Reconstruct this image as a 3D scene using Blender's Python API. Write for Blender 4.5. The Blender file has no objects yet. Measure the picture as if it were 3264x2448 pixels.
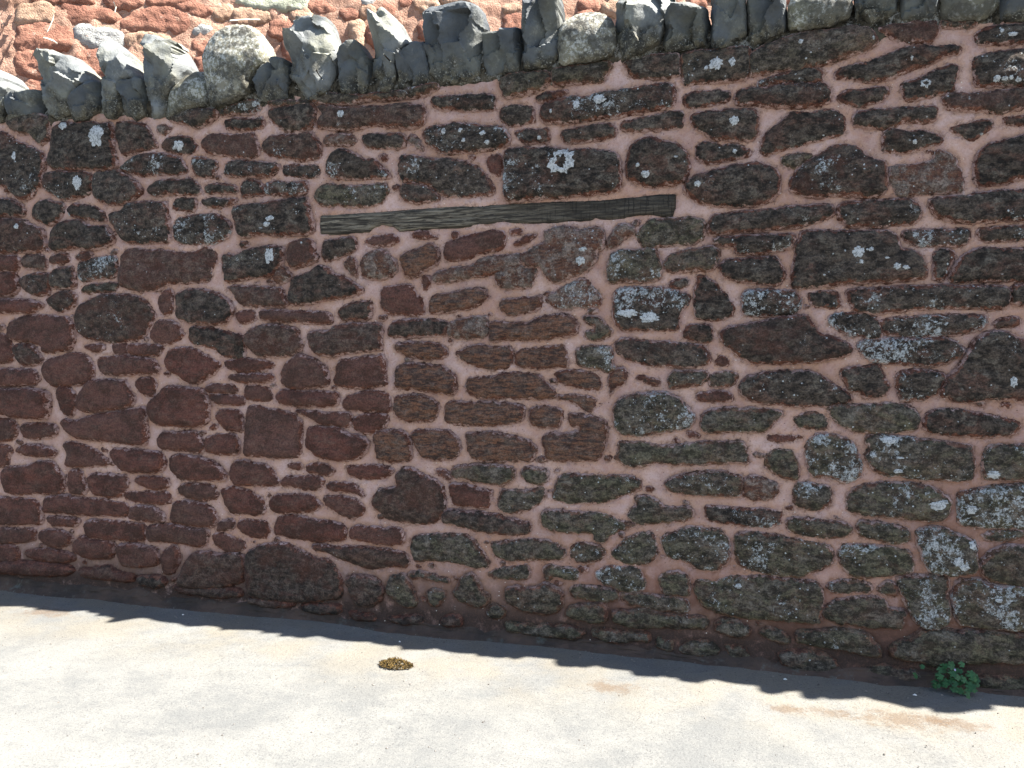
import bpy, math, random
import numpy as np
from mathutils import Vector, Matrix, noise
from mathutils.geometry import delaunay_2d_cdt

scene = bpy.context.scene
col = scene.collection
R = math.radians

# ------------------------------------------------------------------ camera
cam_d = bpy.data.cameras.new('camera')
cam = bpy.data.objects.new('camera', cam_d)
col.objects.link(cam)
cam.location = (0.0, -4.05, 1.5)
cam.rotation_euler = (R(90.0 - 3.01), 0.0, R(16.5))
cam_d.sensor_width = 36.0
cam_d.lens = 30.2
cam_d.clip_start = 0.05
cam_d.clip_end = 500.0
scene.camera = cam

# ------------------------------------------------------------------ light
SUN = Vector((0.60, 0.053, 0.797)).normalized()      # towards the sun
sun_el = math.asin(SUN.z)
world = bpy.data.worlds.new('World')
scene.world = world
world.use_nodes = True
wn = world.node_tree.nodes
sky = wn.new('ShaderNodeTexSky')
sky.sky_type = 'NISHITA'
sky.sun_disc = False
sky.sun_elevation = sun_el
sky.sun_rotation = math.atan2(SUN.x, SUN.y)
sky.air_density = 1.0
sky.dust_density = 1.0
bg = wn['Background']
bg.inputs['Strength'].default_value = 0.056
world.node_tree.links.new(sky.outputs[0], bg.inputs['Color'])
sl = bpy.data.lights.new('sun', 'SUN')
sl.energy = 5.0
sl.angle = R(0.5)
sl.color = (1.0, 0.95, 0.87)
so = bpy.data.objects.new('sun', sl)
col.objects.link(so)
so.location = SUN * 30
so.rotation_euler = SUN.to_track_quat('Z', 'Y').to_euler()

scene.view_settings.view_transform = 'Standard'
scene.view_settings.look = 'None'
scene.view_settings.gamma = 1.0
scene.view_settings.use_curve_mapping = False
scene.view_settings.exposure = 2.7
scene.render.engine = 'CYCLES'
scene.cycles.max_bounces = 6
scene.cycles.diffuse_bounces = 4

# ------------------------------------------------------------------ traced shapes, millimetres on each wall
STONES = """
d6 -4347,2720 -4273,2695 -4224,2653 -4118,2613 -4021,2569 -4007,2516 -4034,2453 -4028,2394 -4086,2358 -4121,2321 -4187,2311 -4244,2359 -4293,2394 -4359,2411
d3 -3944,2711 -3911,2728 -3847,2737 -3815,2722 -3713,2727 -3612,2707 -3542,2709 -3528,2664 -3523,2570 -3503,2487 -3504,2462 -3565,2453 -3682,2459 -3776,2464 -3880,2470 -3960,2481 -3991,2515 -3964,2597 -3953,2661
d5 -4001,2458 -3880,2457 -3745,2450 -3683,2434 -3676,2389 -3693,2339 -3741,2316 -3805,2300 -3885,2297 -3965,2339 -4020,2368 -4011,2406
d4 -3651,2439 -3566,2440 -3496,2443 -3444,2415 -3399,2387 -3355,2348 -3333,2322 -3364,2298 -3433,2257 -3533,2256 -3625,2272 -3663,2312 -3669,2376
b2 -3496,2706 -3405,2705 -3323,2687 -3287,2648 -3258,2596 -3237,2564 -3297,2549 -3372,2535 -3471,2529 -3492,2580 -3514,2644 -3505,2687
p4 -3241,2669 -3182,2677 -3146,2656 -3161,2633 -3220,2619
d2 -3214,2563 -3169,2603 -3088,2610 -3016,2587 -2974,2536 -3004,2507 -3091,2512 -3178,2524
d3 -2808,2669 -2752,2677 -2634,2663 -2572,2664 -2566,2622 -2635,2609 -2795,2620
b4 -2945,2570 -2894,2603 -2788,2590 -2684,2589 -2628,2591 -2602,2530 -2603,2471 -2686,2464 -2826,2484 -2911,2501 -2946,2534
d7 -3481,2448 -3434,2489 -3357,2522 -3223,2520 -3128,2502 -3077,2469 -3042,2412 -3093,2402 -3226,2409 -3316,2402 -3398,2419
d8 -3012,2483 -2932,2478 -2848,2455 -2862,2420 -2878,2372 -2949,2376 -2992,2384 -3006,2428
d7 -2791,2446 -2707,2453 -2638,2443 -2474,2416 -2502,2370 -2550,2361 -2639,2360 -2793,2374 -2813,2399
d6 -3280,2338 -3227,2372 -3116,2366 -3021,2374 -2979,2341 -2958,2297 -2994,2287 -3155,2294 -3259,2293 -3296,2307
d5 -2936,2327 -2878,2336 -2793,2332 -2738,2317 -2745,2287 -2830,2285 -2937,2290
d7 -2709,2333 -2653,2348 -2598,2334 -2565,2296 -2572,2267 -2641,2264 -2697,2255 -2717,2292
k3 -4278,2767 -4252,2804 -4070,2804 -3958,2757 -3968,2694 -3978,2650 -4020,2620 -4060,2636 -4099,2683 -4156,2700 -4206,2697
k4 -3159,2700 -3107,2739 -2998,2749 -2891,2735 -2842,2720 -2864,2685 -2914,2659 -2986,2645 -3051,2668
k8 -2835,2719 -2750,2748 -2632,2769 -2577,2759 -2592,2707 -2633,2698 -2751,2701 -2821,2694
d3 -2529,2702 -2468,2715 -2367,2719 -2288,2719 -2262,2694 -2269,2637 -2276,2597 -2336,2589 -2416,2589 -2470,2610 -2516,2648 -2536,2679
b4 -2243,2617 -2223,2668 -2249,2699 -2196,2701 -2106,2682 -2080,2680 -1978,2678 -1884,2671 -1790,2675 -1668,2666 -1650,2631 -1656,2582 -1687,2556 -1760,2561 -1866,2574 -1903,2588 -1948,2580 -2011,2573 -2107,2573 -2204,2586 -2244,2594
d5 -1613,2684 -1595,2699 -1517,2693 -1428,2692 -1294,2686 -1283,2647 -1288,2615 -1341,2614 -1458,2623 -1559,2636 -1607,2656
b4 -2573,2534 -2531,2567 -2437,2567 -2336,2566 -2283,2568 -2251,2525 -2225,2483 -2239,2437 -2292,2435 -2338,2426 -2398,2441 -2472,2457 -2547,2473 -2574,2499
p4 -2212,2540 -2172,2555 -2107,2550 -2056,2536 -2031,2511 -2057,2495 -2140,2501 -2212,2500
d4 -1999,2537 -1948,2540 -1854,2534 -1779,2529 -1761,2494 -1761,2465 -1854,2466 -1961,2472 -1993,2497
p1 -1742,2520 -1712,2518 -1681,2483 -1657,2437 -1694,2461 -1730,2492
d7 -1663,2521 -1632,2552 -1548,2557 -1488,2564 -1399,2553 -1312,2530 -1242,2525 -1225,2497 -1208,2458 -1231,2438 -1283,2430 -1400,2421 -1518,2417 -1572,2431 -1620,2462 -1645,2481
d5 -2200,2383 -2193,2423 -2160,2462 -2108,2476 -2063,2461 -2032,2437 -1981,2416 -1930,2408 -1886,2371 -1855,2335 -1837,2317 -1918,2316 -2033,2322 -2162,2329 -2201,2354
d6 -1786,2416 -1718,2418 -1639,2396 -1548,2391 -1471,2381 -1400,2355 -1341,2313 -1300,2267 -1283,2222 -1324,2202 -1430,2202 -1519,2206 -1573,2225 -1622,2267 -1701,2293 -1775,2291 -1793,2349
b4 -1775,2280 -1701,2282 -1634,2256 -1591,2220 -1579,2192 -1671,2185 -1763,2195 -1788,2235
r0 -1329,2378 -1300,2393 -1254,2396 -1248,2346 -1254,2292 -1283,2294 -1318,2334
d7 -2453,2415 -2339,2402 -2253,2403 -2247,2368 -2253,2345 -2340,2344 -2453,2356
d7 -2563,2320 -2495,2328 -2407,2318 -2313,2319 -2314,2261 -2374,2252 -2509,2264 -2564,2272
g7 -2268,2258 -2241,2292 -2143,2293 -2046,2282 -1950,2283 -1868,2285 -1856,2250 -1875,2223 -1888,2200 -1951,2180 -2047,2179 -2144,2189 -2229,2192 -2268,2223
k5 -2275,2724 -2281,2747 -2235,2773 -2137,2759 -2041,2746 -1915,2741 -1790,2743 -1667,2755 -1607,2767 -1577,2747 -1637,2719 -1729,2704 -1852,2708 -1978,2712 -2080,2703 -2170,2704
k4 -2535,2732 -2549,2751 -2434,2748 -2334,2734 -2288,2736 -2281,2719 -2367,2719 -2468,2721
d2 -1264,2586 -1247,2618 -1190,2624 -1104,2618 -1093,2590 -1093,2542 -1144,2535 -1201,2533 -1241,2552
d1 -1076,2658 -1032,2671 -954,2680 -921,2673 -954,2659 -1009,2637 -1071,2637
d6 -1059,2577 -1043,2613 -992,2625 -943,2632 -899,2650 -844,2635 -774,2650 -694,2654 -614,2658 -536,2667 -474,2672 -432,2659 -422,2622 -426,2566 -483,2560 -561,2551 -693,2534 -773,2540 -855,2530 -964,2527 -1042,2538
d6 -1184,2505 -1133,2507 -1048,2501 -1020,2505 -1014,2461 -1020,2440 -1104,2440 -1155,2454
d1 -953,2484 -882,2495 -800,2505 -719,2505 -692,2482 -698,2451 -756,2439 -827,2433 -920,2429 -948,2452
d2 -666,2506 -597,2517 -509,2531 -431,2541 -385,2538 -384,2476 -430,2469 -534,2461 -666,2470
d4 -381,2609 -345,2621 -280,2621 -220,2621 -185,2613 -179,2573 -209,2565 -279,2560 -355,2551 -380,2573
d4 -354,2500 -329,2523 -253,2528 -154,2526 -71,2524 -51,2488 -50,2428 -69,2384 -152,2395 -237,2405 -288,2434 -328,2467
d3 -322,2370 -297,2389 -242,2385 -212,2363 -177,2371 -127,2368 -88,2345 -83,2330 -127,2318 -201,2302 -286,2297 -317,2329
d6 -1236,2209 -1235,2345 -1230,2416 -1161,2417 -1076,2412 -992,2407 -909,2391 -827,2396 -745,2381 -676,2356 -670,2287 -669,2224 -680,2193 -771,2187 -908,2177 -1047,2179 -1201,2169 -1230,2187
d4 -638,2338 -623,2394 -586,2418 -534,2430 -471,2410 -404,2391 -363,2347 -352,2295 -362,2244 -387,2220 -454,2208 -532,2202 -585,2225 -638,2249 -643,2286
d3 -361,2219 -326,2248 -265,2255 -176,2275 -102,2286 -28,2282 25,2254 45,2208 37,2148 -1,2115 -50,2102 -134,2096 -198,2104 -299,2118 -350,2151 -366,2183
k4 -1258,2743 -1218,2772 -1133,2775 -1010,2775 -1004,2732 -1032,2708 -1088,2686 -1133,2674 -1230,2665 -1247,2699
k2 -998,2780 -910,2788 -801,2788 -721,2797 -710,2775 -747,2732 -758,2706 -855,2704 -965,2703 -998,2711
k3 -662,2781 -589,2795 -485,2806 -408,2804 -403,2758 -397,2702 -433,2700 -510,2696 -599,2709 -625,2726 -641,2759
k4 -392,2757 -383,2797 -282,2802 -182,2803 -104,2801 -89,2774 -88,2715 -102,2661 -205,2655 -305,2658 -376,2659 -387,2701
d4 -155,2590 -129,2615 -76,2616 3,2615 28,2623 131,2615 218,2613 248,2584 249,2537 209,2524 133,2514 30,2527 -48,2538 -101,2548 -144,2556
d7 -50,2640 2,2663 79,2677 156,2686 211,2671 217,2623 182,2621 106,2622 28,2628 -24,2622 -55,2625
d2 267,2651 292,2669 380,2687 477,2710 549,2734 610,2738 667,2727 737,2731 761,2709 747,2695 691,2685 645,2664 574,2644 479,2612 406,2607 332,2629 272,2634
d3 274,2550 308,2574 382,2573 470,2581 485,2554 462,2525 408,2509 359,2502 309,2522 279,2534
d2 528,2577 552,2595 613,2605 669,2631 716,2652 753,2644 749,2609 741,2579 737,2539 672,2529 601,2520 563,2507 539,2535
d7 812,2664 853,2680 921,2684 997,2691 1042,2682 1046,2534 1001,2543 925,2544 857,2550 820,2558 819,2603
b4 691,2502 719,2531 774,2526 834,2521 925,2524 1002,2523 1046,2514 1048,2445 1004,2453 941,2443 896,2437 850,2450 776,2455 720,2475
d5 345,2456 365,2481 433,2486 530,2484 626,2482 673,2478 670,2423 627,2415 555,2426 508,2408 459,2401 386,2417 351,2424
d5 469,2390 508,2398 556,2379 628,2385 676,2361 704,2339 686,2324 630,2313 558,2296 476,2302 470,2343
d2 722,2383 778,2395 837,2416 883,2407 888,2377 852,2354 807,2327 769,2355
b2 928,2409 973,2416 1049,2415 1050,2376 974,2376 938,2388
d2 -35,2365 -20,2407 57,2466 92,2501 159,2485 225,2496 275,2493 310,2464 311,2411 302,2386 212,2371 110,2350 33,2334 -19,2321 -40,2338
g1 49,2290 85,2315 162,2315 193,2308 147,2279 112,2249 75,2267
b5 112,2238 147,2274 198,2297 263,2341 313,2343 367,2334 388,2296 428,2278 472,2260 482,2234 488,2176 479,2140 460,2120 416,2111 352,2120 266,2134 191,2122 129,2141 87,2164 92,2202 112,2222
p4 492,2233 535,2241 607,2242 664,2254 677,2294 706,2293 739,2260 773,2212 779,2151 780,2125 705,2119 634,2112 562,2110 523,2122 508,2165 493,2191
d1 832,2275 886,2312 953,2322 1007,2339 1051,2341 1056,2172 1011,2169 935,2148 853,2137 835,2153 824,2199
d6 819,2763 850,2790 918,2793 1039,2790 1041,2712 965,2714 897,2721 825,2723
b3 431,2822 498,2841 594,2841 664,2839 670,2793 652,2754 629,2741 605,2759 548,2764 509,2773 475,2797
k3 -93,2676 -104,2763 -26,2798 51,2823 153,2844 254,2840 352,2845 416,2823 442,2769 404,2742 330,2723 256,2704 181,2689 120,2679 27,2687 -35,2676
k3 678,2842 735,2827 804,2824 818,2813 795,2800 735,2801 679,2807
d2 -4363,2326 -4295,2323 -4237,2307 -4172,2265 -4165,2225 -4191,2220 -4274,2223 -4367,2227
d2 -4107,2242 -4072,2293 -4007,2303 -3942,2287 -3886,2272 -3896,2221 -3946,2171 -3995,2160 -4068,2182 -4108,2210
d3 -3847,2251 -3814,2269 -3728,2258 -3650,2242 -3604,2209 -3597,2164 -3652,2172 -3753,2189 -3832,2205 -3856,2225
d5 -3573,2207 -3511,2211 -3472,2216 -3441,2252 -3342,2260 -3230,2255 -3178,2247 -3172,2172 -3168,2036 -3273,2033 -3424,2037 -3477,2052 -3514,2104 -3551,2149
d6 -3133,2269 -3082,2267 -2995,2257 -2996,2208 -3025,2197 -3142,2208
d3 -2959,2249 -2901,2259 -2809,2255 -2739,2251 -2760,2228 -2853,2208 -2938,2224
b5 -4368,2200 -4275,2203 -4175,2193 -4110,2157 -4037,2135 -4031,2076 -4016,2043 -4050,2011 -4182,2015 -4282,2011 -4376,2001
b3 -3984,2029 -3973,2107 -3930,2157 -3865,2174 -3770,2177 -3715,2143 -3653,2134 -3583,2138 -3553,2092 -3531,2054 -3578,2030 -3657,2006 -3712,2008 -3790,2030 -3855,2019 -3952,2009
d8 -3145,2103 -3121,2158 -3048,2173 -2939,2175 -2854,2166 -2783,2132 -2770,2096 -2799,2048 -2871,2020 -2979,2017 -3088,2021 -3139,2047
d5 -2754,2204 -2642,2217 -2518,2223 -2383,2235 -2316,2238 -2303,2184 -2284,2107 -2285,2055 -2372,2046 -2521,2051 -2624,2060 -2715,2045 -2735,2100
b3 -2729,2016 -2680,2014 -2681,1996 -2716,1991
r0 -4376,1987 -4266,1991 -4217,1970 -4227,1917 -4253,1898 -4380,1901
b2 -4201,1950 -4183,1982 -4141,1988 -4034,1985 -4011,1945 -4020,1912 -4103,1908 -4185,1916
b4 -3994,1971 -3936,1989 -3864,1987 -3857,1948 -3922,1936 -3987,1938
r0 -4380,1894 -4253,1891 -4246,1865 -4223,1804 -4258,1765 -4360,1753 -4386,1754
b4 -4221,1851 -4170,1870 -4062,1881 -3997,1873 -3999,1814 -4001,1761 -4108,1756 -4190,1797
b5 -3981,1879 -3939,1904 -3834,1915 -3819,1875 -3814,1797 -3903,1792 -3975,1800 -3990,1833
b6 -3808,1972 -3760,1997 -3704,1995 -3690,1962 -3738,1944 -3809,1953
d9 -3794,1927 -3698,1956 -3580,1966 -3526,1964 -3527,1914 -3513,1881 -3544,1857 -3662,1840 -3765,1829 -3788,1855
g3 -3766,1790 -3702,1808 -3546,1818 -3515,1799 -3563,1768 -3641,1762 -3743,1764 -3775,1771
b4 -3497,1900 -3487,1976 -3448,2000 -3372,2004 -3311,1990 -3236,1994 -3126,1972 -3016,1969 -2957,1998 -2907,1991 -2872,1965 -2866,1922 -2910,1874 -2925,1813 -3056,1809 -3167,1811 -3219,1794 -3257,1769 -3355,1764 -3431,1778 -3500,1798 -3506,1837
d5 -2830,1952 -2780,1956 -2766,1938 -2695,1966 -2646,1983 -2536,1992 -2461,1983 -2462,1906 -2511,1847 -2538,1836 -2649,1826 -2747,1816 -2804,1805 -2824,1872
r1 -4387,1727 -4276,1732 -4151,1724 -4052,1703 -4078,1677 -4129,1651 -4237,1658 -4364,1653 -4390,1653
b5 -4027,1729 -3960,1761 -3863,1779 -3815,1752 -3817,1694 -3866,1675 -3948,1656 -4003,1696
b6 -3819,1635 -3793,1693 -3721,1718 -3641,1750 -3509,1748 -3394,1740 -3319,1701 -3290,1656 -3276,1625 -3315,1581 -3347,1524 -3416,1492 -3556,1479 -3673,1492 -3760,1505 -3806,1544 -3821,1596
r0 -3251,1725 -3212,1768 -3168,1768 -3162,1718 -3171,1643 -3216,1630 -3245,1668
b4 -3131,1748 -3057,1772 -2948,1770 -2855,1744 -2792,1701 -2772,1651 -2794,1609 -2844,1578 -2952,1585 -3061,1592 -3134,1624 -3133,1686
b1 -2819,1774 -2762,1786 -2699,1778 -2650,1778 -2526,1769 -2478,1769 -2458,1726 -2432,1678 -2527,1673 -2652,1675 -2722,1681 -2749,1718 -2770,1761
r0 -2758,1639 -2701,1651 -2645,1650 -2639,1596 -2703,1584 -2752,1596
r0 -4317,1552 -4298,1605 -4196,1631 -4030,1637 -3868,1622 -3837,1570 -3832,1498 -3858,1439 -3956,1426 -4054,1419 -4061,1465 -4160,1485 -4269,1491 -4318,1518
r0 -3301,1549 -3262,1599 -3209,1599 -3150,1592 -3114,1561 -3092,1523 -3138,1486 -3212,1473 -3280,1479 -3309,1511
b3 -3048,1529 -3040,1561 -2967,1560 -2881,1554 -2774,1529 -2718,1517 -2705,1468 -2713,1394 -2777,1394 -2848,1406 -2883,1443 -2955,1461 -3027,1473 -3056,1504
r0 -4395,1532 -4343,1532 -4303,1485 -4288,1431 -4264,1384 -4333,1357 -4402,1349
b0 -4279,1451 -4244,1465 -4161,1465 -4112,1438 -4080,1399 -4073,1365 -4165,1345 -4207,1338 -4256,1384
r0 -3769,1459 -3713,1466 -3634,1466 -3627,1440 -3691,1427
r0 -3571,1466 -3517,1473 -3471,1466 -3472,1409 -3557,1415 -3572,1440
r0 -3455,1466 -3363,1466 -3250,1460 -3228,1454 -3259,1410 -3312,1403 -3457,1415
r0 -4066,1319 -4039,1372 -3940,1393 -3834,1420 -3755,1407 -3709,1355 -3702,1303 -3728,1244 -3784,1237 -3881,1229 -3987,1220 -4027,1253 -4051,1279
r0 -3668,1388 -3621,1395 -3480,1402 -3327,1390 -3283,1371 -3254,1327 -3269,1308 -3391,1307 -3522,1292 -3639,1304 -3669,1343
r0 -3215,1378 -3176,1435 -3101,1454 -2992,1430 -2920,1393 -2856,1362 -2886,1319 -2944,1293 -2974,1268 -3033,1248 -3069,1260 -3120,1291 -3194,1328
r0 -2841,1369 -2777,1388 -2657,1388 -2567,1377 -2519,1365 -2560,1341 -2658,1321 -2743,1320 -2813,1344
r0 -4403,1316 -4292,1317 -4141,1318 -4100,1285 -4093,1265 -4127,1232 -4254,1223 -4407,1227
r0 -2814,1295 -2743,1308 -2658,1309 -2533,1304 -2541,1280 -2603,1267 -2709,1259 -2779,1277
p3 -2530,1842 -2502,1877 -2461,1882 -2428,1851 -2421,1827 -2462,1804 -2503,1799 -2523,1817
b2 -2433,1935 -2425,2000 -2364,2022 -2298,2020 -2278,1990 -2279,1948 -2259,1924 -2279,1907 -2346,1885 -2407,1875 -2427,1899
b2 -2232,1988 -2212,2011 -2146,2015 -2049,2023 -2036,1994 -2050,1959 -2102,1938 -2167,1916 -2220,1906 -2232,1941
r1 -1979,1998 -1953,2020 -1889,2024 -1827,2027 -1796,2003 -1808,1987 -1871,1977 -1953,1980
r0 -1721,2035 -1641,2038 -1611,2014 -1580,2002 -1641,2004 -1715,2012
r0 -1508,2022 -1478,2032 -1478,1998 -1508,1999
p2 -2012,1865 -1999,1923 -1954,1945 -1871,1948 -1840,1919 -1821,1884 -1809,1849 -1835,1821 -1891,1811 -1955,1806 -2000,1819
p2 -2102,1891 -2082,1920 -2050,1919 -2037,1889 -2038,1825 -2070,1838 -2096,1867
t2 -1796,1912 -1734,1939 -1672,1960 -1623,1975 -1587,1957 -1581,1912 -1581,1878 -1642,1851 -1685,1829 -1735,1813 -1759,1831 -1784,1877
r1 -1550,1939 -1538,1978 -1460,1998 -1371,2017 -1283,2031 -1237,2023 -1231,1957 -1254,1936 -1342,1922 -1431,1897 -1520,1888 -1545,1911
b2 -2422,1756 -2408,1815 -2347,1838 -2300,1854 -2246,1877 -2194,1864 -2161,1834 -2084,1809 -2032,1779 -1994,1749 -2052,1727 -2150,1710 -2249,1700 -2349,1683 -2417,1684 -2430,1714
r0 -1667,1812 -1636,1817 -1624,1788 -1643,1755 -1661,1738 -1673,1772
p3 -1612,1811 -1581,1839 -1491,1853 -1389,1862 -1371,1889 -1313,1899 -1243,1908 -1162,1911 -1150,1867 -1168,1835 -1283,1821 -1372,1812 -1461,1797 -1539,1781 -1600,1782
r1 -1898,1736 -1879,1759 -1797,1769 -1735,1768 -1717,1733 -1686,1704 -1674,1664 -1668,1624 -1767,1625 -1874,1632 -1899,1672
t1 -1631,1686 -1600,1720 -1521,1725 -1431,1746 -1372,1756 -1336,1733 -1325,1699 -1372,1672 -1461,1645 -1564,1629 -1625,1629
b2 -2144,1634 -2118,1669 -2020,1691 -1956,1696 -1963,1632 -1970,1603 -2053,1598 -2118,1598
r1 -2602,1650 -2519,1649 -2417,1642 -2316,1641 -2216,1640 -2184,1622 -2184,1581 -2284,1582 -2418,1594 -2520,1595 -2603,1607
b1 -2660,1547 -2625,1565 -2555,1577 -2452,1564 -2385,1552 -2372,1498 -2359,1450 -2400,1420 -2489,1408 -2593,1407 -2641,1419 -2675,1456 -2703,1486 -2695,1529
b1 -2318,1528 -2264,1540 -2198,1540 -2171,1563 -2086,1575 -1957,1580 -1900,1574 -1901,1487 -1901,1446 -2023,1440 -2107,1422 -2186,1409 -2272,1421 -2305,1469
b2 -1862,1545 -1836,1585 -1736,1596 -1613,1595 -1540,1589 -1540,1521 -1644,1516 -1768,1510 -1856,1516
p2 -1528,1583 -1461,1594 -1372,1611 -1325,1605 -1325,1549 -1331,1504 -1402,1504 -1492,1504 -1528,1515
t0 -1812,1469 -1768,1481 -1675,1481 -1583,1470 -1540,1447 -1535,1419 -1583,1402 -1675,1401 -1769,1423 -1812,1441
t0 -1498,1430 -1432,1459 -1372,1470 -1313,1459 -1243,1459 -1196,1454 -1191,1404 -1202,1371 -1284,1347 -1373,1363 -1444,1391
r0 -2477,1317 -2456,1366 -2414,1396 -2373,1414 -2306,1397 -2240,1367 -2214,1338 -2201,1291 -2201,1261 -2288,1247 -2356,1234 -2444,1239 -2478,1263
r0 -2161,1309 -2141,1386 -2056,1398 -1959,1405 -1895,1417 -1882,1370 -1877,1312 -1871,1266 -1960,1253 -2090,1245 -2162,1255 -2175,1279
t0 -1826,1342 -1769,1371 -1676,1372 -1583,1362 -1523,1339 -1493,1311 -1493,1232 -1554,1225 -1646,1240 -1739,1250 -1826,1255 -1813,1296
r1 -1213,2028 -1178,2032 -1144,2026 -1161,2010 -1207,2006
r1 -1189,1967 -1132,1993 -1075,2001 -1104,1975 -1178,1950
p6 -1030,2016 -963,2030 -891,2033 -863,2010 -787,2029 -754,2006 -743,1969 -743,1932 -781,1911 -786,1880 -808,1837 -862,1817 -934,1792 -973,1771 -1018,1788 -1041,1816 -1052,1849 -1104,1850 -1138,1872 -1155,1900 -1104,1937 -1030,1962 -1036,1995
p3 -1236,1886 -1178,1895 -1155,1867 -1132,1839 -1098,1839 -1064,1838 -1086,1800 -1098,1762 -1161,1741 -1218,1748 -1277,1765 -1288,1804 -1271,1826 -1247,1837
p6 -732,1963 -716,1984 -673,2025 -647,2040 -604,2012 -604,1996 -636,1976 -689,1941 -721,1931
g6 -588,1990 -572,2021 -531,2051 -478,2054 -401,2051 -324,2053 -283,2041 -282,1990 -297,1954 -348,1935 -425,1938 -503,1930 -556,1926 -577,1948
d4 -267,1989 -253,2061 -173,2067 -69,2073 95,2086 261,2089 271,2049 239,2026 130,2000 25,1989 -63,1987 -172,1981 -247,1978
g6 -721,1846 -705,1904 -662,1913 -582,1916 -508,1919 -487,1882 -476,1840 -476,1777 -555,1768 -634,1770 -715,1761 -726,1793
g5 -466,1850 -435,1886 -373,1905 -297,1913 -246,1922 -216,1900 -220,1865 -235,1824 -280,1810 -347,1816 -414,1802 -450,1819
d6 -247,1942 -212,1962 -156,1955 -122,1964 -63,1962 25,1964 112,1961 103,1911 26,1893 -62,1881 -136,1888 -146,1919 -196,1926
d5 -215,1824 -185,1854 -145,1858 -61,1861 27,1868 56,1832 76,1787 62,1757 28,1742 -60,1754 -144,1766 -194,1787
p8 -1030,1690 -990,1722 -934,1748 -879,1774 -851,1785 -818,1768 -785,1730 -758,1692 -763,1665 -823,1655 -906,1650 -973,1651 -1018,1673
b8 -698,1648 -693,1718 -661,1738 -581,1742 -502,1741 -449,1730 -387,1723 -346,1702 -350,1671 -381,1635 -396,1593 -401,1541 -474,1541 -579,1541 -649,1541 -687,1568 -698,1611
d3 -444,1745 -424,1771 -372,1775 -341,1764 -372,1739 -397,1734
d3 -320,1722 -306,1795 -270,1778 -234,1757 -204,1720 -178,1694 -153,1668 -147,1632 -157,1602 -217,1587 -309,1592 -319,1644
d9 -113,1693 -94,1719 -45,1723 53,1716 116,1710 140,1675 141,1625 79,1605 6,1600 -58,1606 -107,1611
t0 -1259,1654 -1247,1687 -1161,1697 -1052,1707 -1052,1668 -1075,1641 -1143,1625 -1218,1609
g5 -851,1607 -796,1606 -752,1585 -730,1558 -703,1531 -740,1504 -784,1493 -828,1509 -839,1531 -779,1547 -823,1580
d4 -369,1525 -354,1556 -293,1561 -242,1561 -241,1499 -266,1478 -328,1493 -364,1509
t1 -1312,1582 -1248,1576 -1132,1576 -1075,1597 -990,1613 -906,1613 -878,1580 -872,1536 -906,1520 -990,1509 -1075,1493 -1161,1498 -1248,1504 -1306,1482 -1312,1532
t0 -1184,1426 -1132,1449 -1018,1460 -950,1471 -928,1444 -922,1378 -989,1361 -1086,1355 -1178,1376
g8 -877,1384 -872,1455 -795,1466 -708,1461 -702,1423 -707,1380 -680,1364 -712,1337 -767,1358 -838,1368
t3 -712,1332 -680,1359 -642,1359 -631,1322 -658,1289 -696,1267 -712,1235 -717,1289
b6 -691,1472 -659,1504 -579,1493 -473,1483 -369,1478 -276,1467 -251,1426 -245,1395 -275,1379 -368,1373 -472,1372 -578,1387 -642,1413 -680,1440
r0 -225,1395 -190,1426 -164,1395 -169,1374 -204,1379
d5 293,2082 342,2096 441,2097 539,2097 591,2100 611,2063 622,2037 603,1996 541,1988 419,1987 329,1991 319,2017 294,2029
d3 654,2087 682,2096 752,2098 822,2100 891,2117 1013,2111 1067,2103 1070,1993 1016,1995 917,1994 802,1988 731,2001 684,2024 659,2056
d3 128,1923 142,1976 244,1972 345,1969 444,1965 517,1957 538,1920 548,1883 582,1877 621,1866 641,1818 652,1766 594,1757 522,1748 399,1745 299,1741 198,1732 110,1728 104,1777 108,1853
d7 556,1961 638,1964 732,1960 812,1963 808,1917 799,1896 710,1899 615,1897 566,1924
d6 849,1961 918,1964 1017,1965 1071,1963 1072,1908 1019,1915 942,1912 873,1909 850,1925
d6 678,1864 711,1884 753,1872 745,1826 727,1775 714,1744 681,1750 675,1802
d3 746,1774 773,1825 809,1865 851,1879 943,1872 1073,1878 1077,1742 992,1744 854,1746 747,1743
d6 173,1695 208,1705 300,1709 301,1639 225,1640 184,1651
d6 330,1708 400,1718 498,1722 643,1724 785,1722 924,1720 961,1709 963,1632 881,1623 797,1634 693,1630 597,1626 500,1616 426,1611 372,1622 351,1665
d4 979,1724 1078,1727 1080,1641 981,1642
d9 256,1597 301,1612 377,1612 442,1601 462,1569 478,1526 473,1505 419,1499 403,1521 354,1510 303,1537 267,1564
d8 467,1579 525,1589 598,1594 694,1599 811,1603 881,1592 887,1566 860,1536 790,1525 696,1510 600,1510 502,1521 482,1542
d2 919,1571 941,1581 996,1586 1006,1561 974,1556 928,1556
b4 -201,1533 -157,1555 -61,1566 2,1582 86,1603 164,1603 190,1565 222,1521 293,1505 339,1483 360,1456 345,1435 280,1418 214,1396 126,1396 21,1389 -58,1389 -123,1427 -178,1471 -200,1499
d9 379,1473 404,1494 478,1499 552,1499 648,1499 720,1505 767,1484 806,1453 802,1432 746,1406 675,1389 578,1394 480,1393 431,1409 395,1441
d5 306,1359 381,1376 471,1388 486,1340 512,1292 498,1260 459,1243 419,1242 398,1274 358,1273 332,1311
d7 541,1314 550,1356 627,1363 699,1358 733,1348 729,1306 706,1274 654,1242 567,1229 552,1271
d5 716,1269 743,1332 784,1375 816,1427 851,1499 892,1530 952,1530 998,1505 1030,1489 1098,1479 1105,1245 1037,1249 913,1252 797,1229 750,1243 721,1259
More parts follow.
